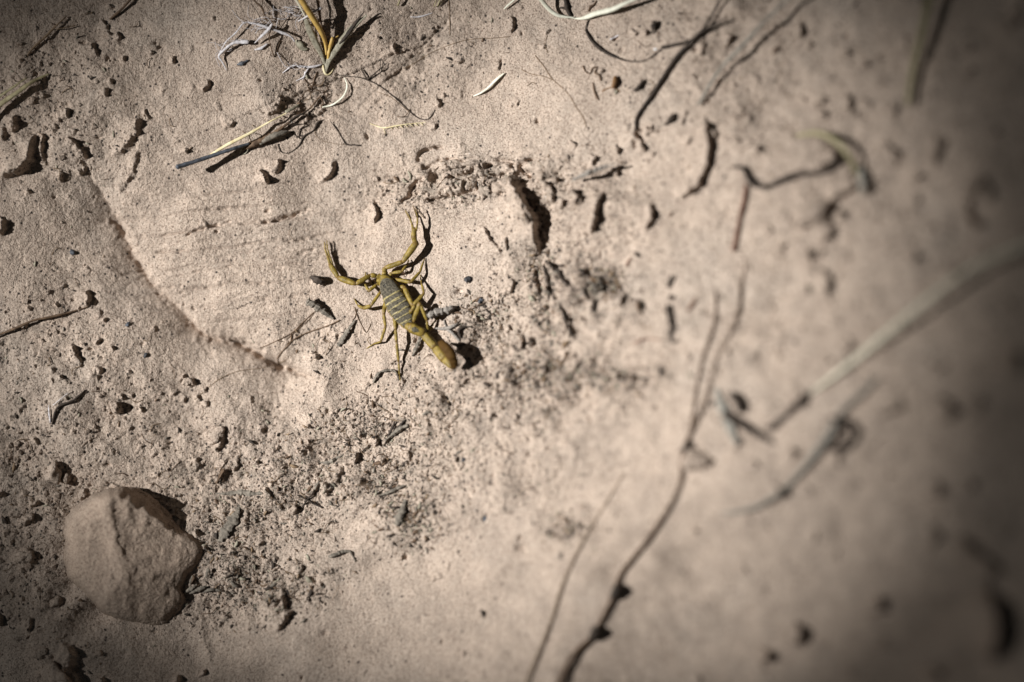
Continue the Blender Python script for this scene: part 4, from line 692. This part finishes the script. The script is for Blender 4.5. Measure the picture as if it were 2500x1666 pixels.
item('crusted_stick', 'stick', M_FUZZ, 'grey crusted stick end pointing at the scorpion from the right', [('A', [(1108, 955, 1.6), (1150, 945, 1.7), (1210, 920, 1.4), (1280, 905, 1.0), (1340, 880, .3)], [46, 58, 56, 50, 26])], jit=.14, seg=12)
item('crusted_twig', 'twig', M_FUZZ, 'grey forked twig right of the scorpion tail', [('A', [(1180, 1050, .2), (1240, 1055, .5), (1300, 1045, .7), (1370, 1010, .4)], [14, 26, 30, 14]), ('A', [(1260, 1050, .4), (1320, 1090, .6), (1375, 1150, .2)], [20, 22, 18]), ('A', [(1255, 985, .2), (1262, 1020, .3), (1285, 1060, .3)], 12)], jit=.15)
item('dark_twig_or_shadow', 'twig', M_DARK, 'tiny black bracket shaped twig right of the scorpion tail', [('A', [(1480, 1040, .1), (1420, 1040, .3), (1375, 1060, .4), (1375, 1100, .3), (1390, 1130, .1)], [6, 18, 26, 20, 14])])
item('rootlet_wisp', 'rootlets', M_BROWN, 'thin looping rootlet under the left legs of the scorpion', [('A', [(540, 880), (565, 960), (600, 1030), (635, 1085), (670, 1020)], 7), ('A', [(560, 900), (545, 960), (520, 1000)], 6)], seg=5)
item('rootlet_wisp', 'rootlet', M_BROWN, 'short curved rootlet beside the small dark grey pebble', [('A', [(1380, 880, .2), (1450, 900, .4), (1530, 870, .4), (1590, 840, .1)], 6)], seg=5)
item('rootlet_wisp', 'rootlet', M_BROWN, 'thin rootlet slanting up to the dark split wood chip', [('A', [(0, 1140), (90, 1060), (180, 980), (230, 915)], 6)], seg=5)
item('arched_chip', 'chip', M_GREY, 'small arched grey chip below the longest scorpion leg', [('I', [(1212, 245, .1), (1240, 195, .4), (1280, 165, .4), (1365, 165, .3), (1390, 230, .1)], [18, 26, 18, 16, 12])])
item('dark_twig_or_shadow', 'twig', M_DARK, 'pair of short black sticks lying crossed in the central debris', [('I', [(1312, 642, .2), (1340, 585, .6), (1365, 528, .4)], [12, 22, 12]), ('I', [(1330, 625, .2), (1390, 570, .5), (1440, 515, .2)], [10, 20, 10])])
item('grey_stick', 'stick', M_GREY, 'short grey stick beside the crossed black sticks', [('I', [(1300, 660, .2), (1350, 620, .5), (1400, 580, .6), (1460, 555, .2)], [18, 30, 30, 20])], jit=.2)
item('grey_stick', 'stick', M_GREY, 'slim grey stick with dark end in the lower debris', [('I', [(1250, 1062, .2), (1310, 1040, .4), (1370, 1015, .5), (1430, 988, .3)], [14, 24, 26, 18])])
item('grey_stick', 'stick', M_GREY, 'curved grey stick low in the debris near the bottom', [('I', [(888, 1500, .2), (940, 1485, .4), (990, 1462, .4), (1040, 1460, .3), (1080, 1530, .1)], [18, 30, 22, 16, 12])])
item('leaf_fragment', 'leaf', M_GREY, 'long narrow grey leaf fragment in the debris centre left', [('I', [(820, 822, .1), (880, 822, .3), (930, 800, .4), (985, 772, .2)], [8, 26, 26, 8])], flat=.35)
item('leaf_fragment', 'leaf', M_GREY, 'broad grey leaf fragment right of the big stone', [('E', [(1485, 615, .1), (1510, 560, .6), (1560, 490, .9), (1600, 420, .8), (1618, 370, .2)], [20, 66, 76, 50, 10])], flat=.25, jit=.08)
item('leaf_fragment', 'leaf', M_GREY, 'grey shrivelled leaf above the big stone', [('E', [(1450, 290, .1), (1530, 292, .3), (1620, 282, .4), (1700, 292, .3), (1775, 290, .1)], [6, 20, 34, 28, 14])], flat=.3, jit=.25)
item('leaf_fragment', 'leaf', M_GREY, 'upright grey flake in the dark debris clump at bottom centre', [('I', [(1375, 1275, .2), (1405, 1190, .7), (1440, 1090, .3)], [30, 54, 20])], flat=.3)
item('thorn_twig', 'twig', M_DARK, 'thin crossed thorny twig right of the big stone', [('E', [(2005, 300, .1), (2060, 328, .5), (2110, 355, .4), (2180, 388, .2)], [6, 12, 14, 10]), ('E', [(2030, 400, .1), (2080, 330, .5), (2130, 270, .2)], [6, 12, 6])])
item('brown_stick', 'stick', M_BROWN, 'stubby brown stick upright above right of the big stone', [('E', [(1465, 218, .1), (1490, 170, .5), (1518, 125, .5)], [14, 26, 24])])
item('brown_stick', 'stick', M_GREY, 'thin grey brown stick in the debris near bottom centre', [('E', [(2225, 715, .1), (2290, 690, .4), (2353, 685, .3)], [12, 22, 14])])
item('shredded_bark', 'bark', M_GREY, 'shredded bark wisps caught against the right side of the big stone', [('E', [(1240, 965, .6), (1290, 935, 1), (1330, 905, .8)], [14, 22, 8]), ('E', [(1280, 965, .6), (1330, 945, 1), (1400, 915, .5)], [10, 24, 10]), ('E', [(1370, 965, .4), (1420, 940, .8), (1500, 950, .4)], [10, 22, 10]), ('E', [(1390, 860, .6), (1410, 800, .8), (1420, 850, .3)], [14, 22, 10]), ('E', [(1300, 850, 1), (1285, 900, 1), (1305, 940, .4)], 10)], flat=.5)
item('dry_tips', 'grass tips', M_OLIVE, 'tiny dry grass tips poking in at the top edge', [('G', [(470, 50, .4), (485, 0, .8), (490, -60, 1)], 8), ('G', [(495, 45, .4), (515, -5, .8), (540, -60, 1)], 10), ('G', [(515, 30, .4), (540, -20, .8)], 7), ('G', [(210, 40, .4), (225, 0, .8), (240, -60, 1)], 14)])
item('dry_tips', 'grass tips', M_HAIR, 'few brown bristles on the ledge above the right pincer', [('G', [(265, 1520, .6), (290, 1568, .3)], 10), ('G', [(320, 1480, .6), (345, 1560, .3)], 10), ('G', [(335, 1490, .4), (400, 1570, .2)], 6)])
item('hollow_twigs', 'twigs', M_DARK, 'dark twigs splayed in the debris hollow right of the scorpion', [('O', [(430, 200, .5), (500, 260, .8), (580, 320, .8), (650, 440, .6), (750, 540, .3), (840, 555, .1)], [30, 26, 30, 30, 12, 8]), ('O', [(400, 260, .3), (430, 360, .5), (450, 450, .4), (470, 590, .4), (460, 680, .2)], [30, 30, 22, 28, 20]), ('O', [(560, 560, .2), (520, 580, .5), (530, 690, .4)], [10, 22, 22]), ('O', [(550, 380, .2), (570, 450, .4), (600, 500, .3)], 18), ('O', [(330, 560, .1), (500, 560, .3), (700, 575, .3), (840, 555, .1)], 8), ('O', [(600, 720, .1), (640, 830, .3), (680, 960, .5), (740, 1090, .4), (800, 1200, .1)], [18, 12, 40, 34, 12]),
      ('O', [(1110, 680, .3), (1050, 740, .6), (1030, 830, .3)], [10, 34, 26]), ('O', [(330, 970, .3), (340, 1030, .2)], [34, 26])], jit=.25)
item('hollow_roots', 'rootlets', M_BROWN, 'fine brown rootlets fanning right of the debris hollow', [('O', [(760, 760), (860, 710), (960, 640), (1000, 660)], 12), ('O', [(1080, 700), (1180, 680), (1300, 670), (1200, 620)], 12), ('O', [(1300, 670), (1270, 740)], 9), ('O', [(130, 1150), (180, 1060), (205, 1010)], 12), ('O', [(0, 1290), (60, 1240), (130, 1190)], 10), ('O', [(130, 1180), (160, 1290), (210, 1350)], 10), ('O', [(60, 1130), (100, 1160), (140, 1220), (140, 1300)], [14, 14, 30, 12]), ('O', [(470, 870), (540, 850), (600, 890), (520, 895)], 7), ('O', [(960, 620), (1000, 560), (1120, 500)], 10)], seg=5)
item('husk_cluster', 'husks', M_GREY, 'small grey spiky husk cluster right of the debris hollow', [('O', [(1020, 540, .3), (1060, 500, .8), (1100, 490, .4)], [20, 40, 20]), ('O', [(1040, 590, .2), (1080, 550, .8), (1140, 570, .3)], [20, 40, 24]), ('O', [(970, 450, .1), (1010, 480, .4), (1040, 520, .4)], [12, 24, 18]), ('O', [(1130, 580, .3), (1150, 520, .6), (1180, 480, .2)], [16, 22, 8])], jit=.3)
item('dark_stub', 'stub', M_BROWN, 'dim brown twig stub blurred against the far right', [('K', [(1400, 960, .6), (1405, 1040, .6), (1450, 1080, .3)], [14, 20, 24])])

# pebbles
def pebble(f, c, r, label, mt=M_PEB, sx=1, sy=1, sz=.7, rot=0, seed=1, sink=.35, cat='pebble'):
    sink = sink + .3 if mt is M_PEB else sink; rot = seed * 37
    px, py = fr(f, [c])[0]; rr = r / FR[f][2] * mpp(px, py); p_ = P(px, py, rr * sz * (1 - sink)); mb = MB()
    mb.blob(p_, rr * .001, sx, sy, sz, R(rot), 12, 0, .34, seed); return tag(mb.build('pebble', mt), label, cat)
pebble('A', (1440, 660), 27, 'round black pebble right of the scorpion', M_BLACK, 1, .9, .8, 0, 3)
pebble('A', (1548, 832), 20, 'small dark grey pebble below right of the round black one', M_CHAR, .8, 1.1, .8, 10, 4)
pebble('D', (520, 340), 19, 'bluish black grain alone on the dim left apron', M_CHAR, 1.1, .9, .7, 0, 5)
pebble('D', (918, 858), 15, 'dark grey grain on the apron below the slab edge', M_CHAR, 1.1, .9, .7, 0, 6)
pebble('D', (1045, 1078), 15, 'bluish black grain furthest down the left apron', M_BLACK, 1.4, .8, .6, 0, 7)
pebble('D', (120, 885), 12, 'tiny dark grain stuck on the thin left twig', M_BLACK, 1, 1, .8, 0, 8)
pebble('E', (345, 150), 62, 'rounded nodule above the left shoulder of the big stone', M_PEB, 1, 1, .8, 0, 9, .3)
pebble('E', (175, 470), 44, 'light orange nodule left of the big stone', M_PEB, 1.1, .8, .8, 20, 10, .3)
pebble('E', (380, 1030), 46, 'nodule below the lower left side of the big stone', M_PEB, 1, .9, .7, 0, 11, .3)
pebble('E', (165, 720), 46, 'dim nodule near the left edge beside the big stone', M_PEB, .9, 1.2, .6, 0, 12, .4)
pebble('E', (390, 1550), 96, 'half buried round stone cut by the bottom edge', M_PEB, 1.1, 1, .55, 0, 13, .4)
pebble('E', (440, 190), 32, 'small nodule touching the rounded nodule above the big stone', M_PEB, 1, 1, .7, 0, 14, .35)
pebble('E', (270, 1370), 36, 'flat nodule between the big stone and the bottom edge', M_PEB, 1.2, 1, .5, 0, 15, .4)
pebble('E', (670, 1370), 26, 'small nodule under the lower tip of the big stone', M_PEB, 1, .8, .7, 0, 16, .4)
pebble('E', (560, 292), 34, 'low nodule touching the top left of the big stone', M_PEB, 1.3, .7, .6, 10, 17, .4)
pebble('D', (1350, 1270), 30, 'orange lump at the foot of the left apron', M_PEB, .9, 1.2, .8, 20, 18, .35)
pebble('D', (820, 1460), 36, 'pale lump above the big stone with a sharp shadow', M_PEB, 1, .9, .8, 0, 19, .35)
pebble('D', (1470, 1330), 20, 'little lump among grains at the foot of the apron', M_PEB, 1, .9, .8, 0, 20, .35)
pebble('I', (60, 640), 70, 'broad low lump in the grains above the debris band', M_PEB, 1.1, 1, .5, 0, 21, .45)
pebble('I', (630, 1170), 34, 'pale lump in the debris band right of the leaf fragment', M_PEB, 1, 1, .7, 0, 22, .4)
pebble('I', (1270, 808), 20, 'tiny pale lump in the centre of the debris band', M_PEB, 1, 1, .8, 0, 23, .3)
pebble('I', (1860, 803), 15, 'tiny black grain on pale sand right of the debris band', M_BLACK, 1, 1, .8, 0, 24)
pebble('I', (2010, 1228), 22, 'purplish dark grain on the smooth lower slab', M_CHAR, .8, 1.1, .6, 0, 25)
pebble('J', (820, 590), 56, 'pale round lump just right of the jointed stem', M_PEB, 1, 1, .6, 0, 26, .4)
pebble('K', (660, 1030), 60, 'pale blurred lump in the shadowed cluster at right', M_PEB, 1, 1.2, .6, 0, 27, .4)
pebble('N', (1178, 568), 15, 'bright white quartz grain at the end of the root loop', M_GLINT, 1, 1, .8, 0, 28, .2, 'grain')
pebble('H', (960, 310), 62, 'blurred knob on top of the upright fin', M_PEB, 1, 1, .6, 0, 29, .3)

# ------------------------------------------------------------------ loose debris nobody could count
def pickw(wt):
    while True:
        x = rng.uniform(-.150, .132); y = rng.uniform(-.10, .108)
        j = int(np.searchsorted(ys, y)); i = int(np.searchsorted(xs, x)); ro = float(rough[j, i])
        if rng.rand() < .012 + wt * ro ** 1.5: return Vector((x, y, float(ground(x, y)))), ro, float(PX[j, i])
def pick(wt_rough):
    while True:
        px = rng.uniform(-100, 2550); py = rng.uniform(-80, 1740)
        ro = max([a[5] * float(ell(px, py, *a[:5])) for a in ROUGH])
        for a in SMOOTH: ro *= 1 - a[5] * float(ell(px, py, *a[:5]))
        if rng.rand() < .012 + wt_rough * ro ** 1.6: return px, py, ro
deb = MB()
CL = [(1410, 1290, 60, 35), (1000, 1250, 60, 30), (1480, 690, 40, 30), (1320, 680, 30, 60), (1300, 900, 90, 40), (1180, 750, 60, 50), (950, 1180, 90, 50), (700, 1220, 130, 60), (1010, 1300, 70, 45), (660, 1440, 100, 50), (1330, 830, 30, 90), (560, 1380, 60, 60), (1480, 920, 130, 25), (900, 1050, 120, 60)]
for k in range(19500):
    if k < 11500: p_, ro, px = pickw(1.0)
    else:
        c = CL[rng.randint(len(CL))]; px = rng.normal(c[0], c[2] * .7); py = rng.normal(c[1], c[3] * .7); p_ = P(px, py, 0)
    l = rng.lognormal(1.05 if k < 11500 else 1.3, .65) * .09; l = min(l * (1.35 if k % 4 == 0 else .95), 2.2); w_ = l * rng.uniform(.18, .6); a = rng.uniform(0, math.pi); tilt = rng.uniform(-.4, .5)
    d = Vector((math.cos(a), math.sin(a), tilt)).normalized() * l * .5e-3; c_ = p_ + Vector((0, 0, .00003 + abs(d.z)))
    b_ = Vector((-d.y, d.x, 0)) * rng.uniform(-.4, .4); r_ = w_ * .5e-3
    mi = int(rng.choice([0, 0, 0, 1, 1, 2, 3, 4], 1)[0])
    deb.tube([c_ - d, c_ + b_, c_ + d], [r_ * .5, r_, r_ * .35], [r_ * .4, r_ * .55, r_ * .3], 5, mi, .25)
for k in range(420):                                 # hair-like rootlets
    px, py, ro = pick(1.0); a = rng.uniform(0, 6.28); l = rng.uniform(10, 42); c = rng.uniform(-1, 1)
    pts = [(px, py, .1), (px + math.cos(a) * l * .5, py + math.sin(a) * l * .5, rng.uniform(.1, .6)), (px + math.cos(a + c) * l, py + math.sin(a + c) * l, .05)]
    strand(deb, 'S', pts, rng.uniform(.9, 2.0), seg=4, mi=int(rng.choice([1, 3])), step=6)
tag(deb.build('plant_debris', [M_DARK, M_BROWN, M_GREY, M_HAIR, M_SHEATH], origin=(0, 0, 0)), 'scattered dark specks and bits of dry plant debris', None, None, 'stuff')
grn = MB()
for k in range(16000):
    p_, ro, px = pickw(.9); r_ = min(rng.lognormal(-2.35, .5), .42) * .001
    if k < 2200 and ro > .25: r_ = rng.uniform(.2, .6) * .001
    if px > 1600 or px < 200: r_ *= 1.5
    mi = 1 if rng.rand() < .02 and r_ < .00012 else 0
    b = len(grn.v); a0 = rng.uniform(0, 6)
    for j in range(5): grn.v.append(p_ + Vector((math.cos(a0 + j * 1.2566) * r_ * rng.uniform(.7, 1.3), math.sin(a0 + j * 1.2566) * r_ * rng.uniform(.7, 1.3), rng.uniform(-.2, .3) * r_)))
    grn.v.append(p_ + Vector((rng.uniform(-.3, .3) * r_, rng.uniform(-.3, .3) * r_, r_ * rng.uniform(.7, 1.1)))); grn.v.append(p_ - Vector((0, 0, r_)))
    for j in range(5):
        grn.f.append((b + j, b + (j + 1) % 5, b + 5)); grn.f.append((b + (j + 1) % 5, b + j, b + 6)); grn.m += [mi, mi]
tag(grn.build('sand_grains', [M_PEB, M_GLINT], origin=(0, 0, 0), smooth=False), 'coarse loose sand grains scattered over the sandstone', None, None, 'stuff')
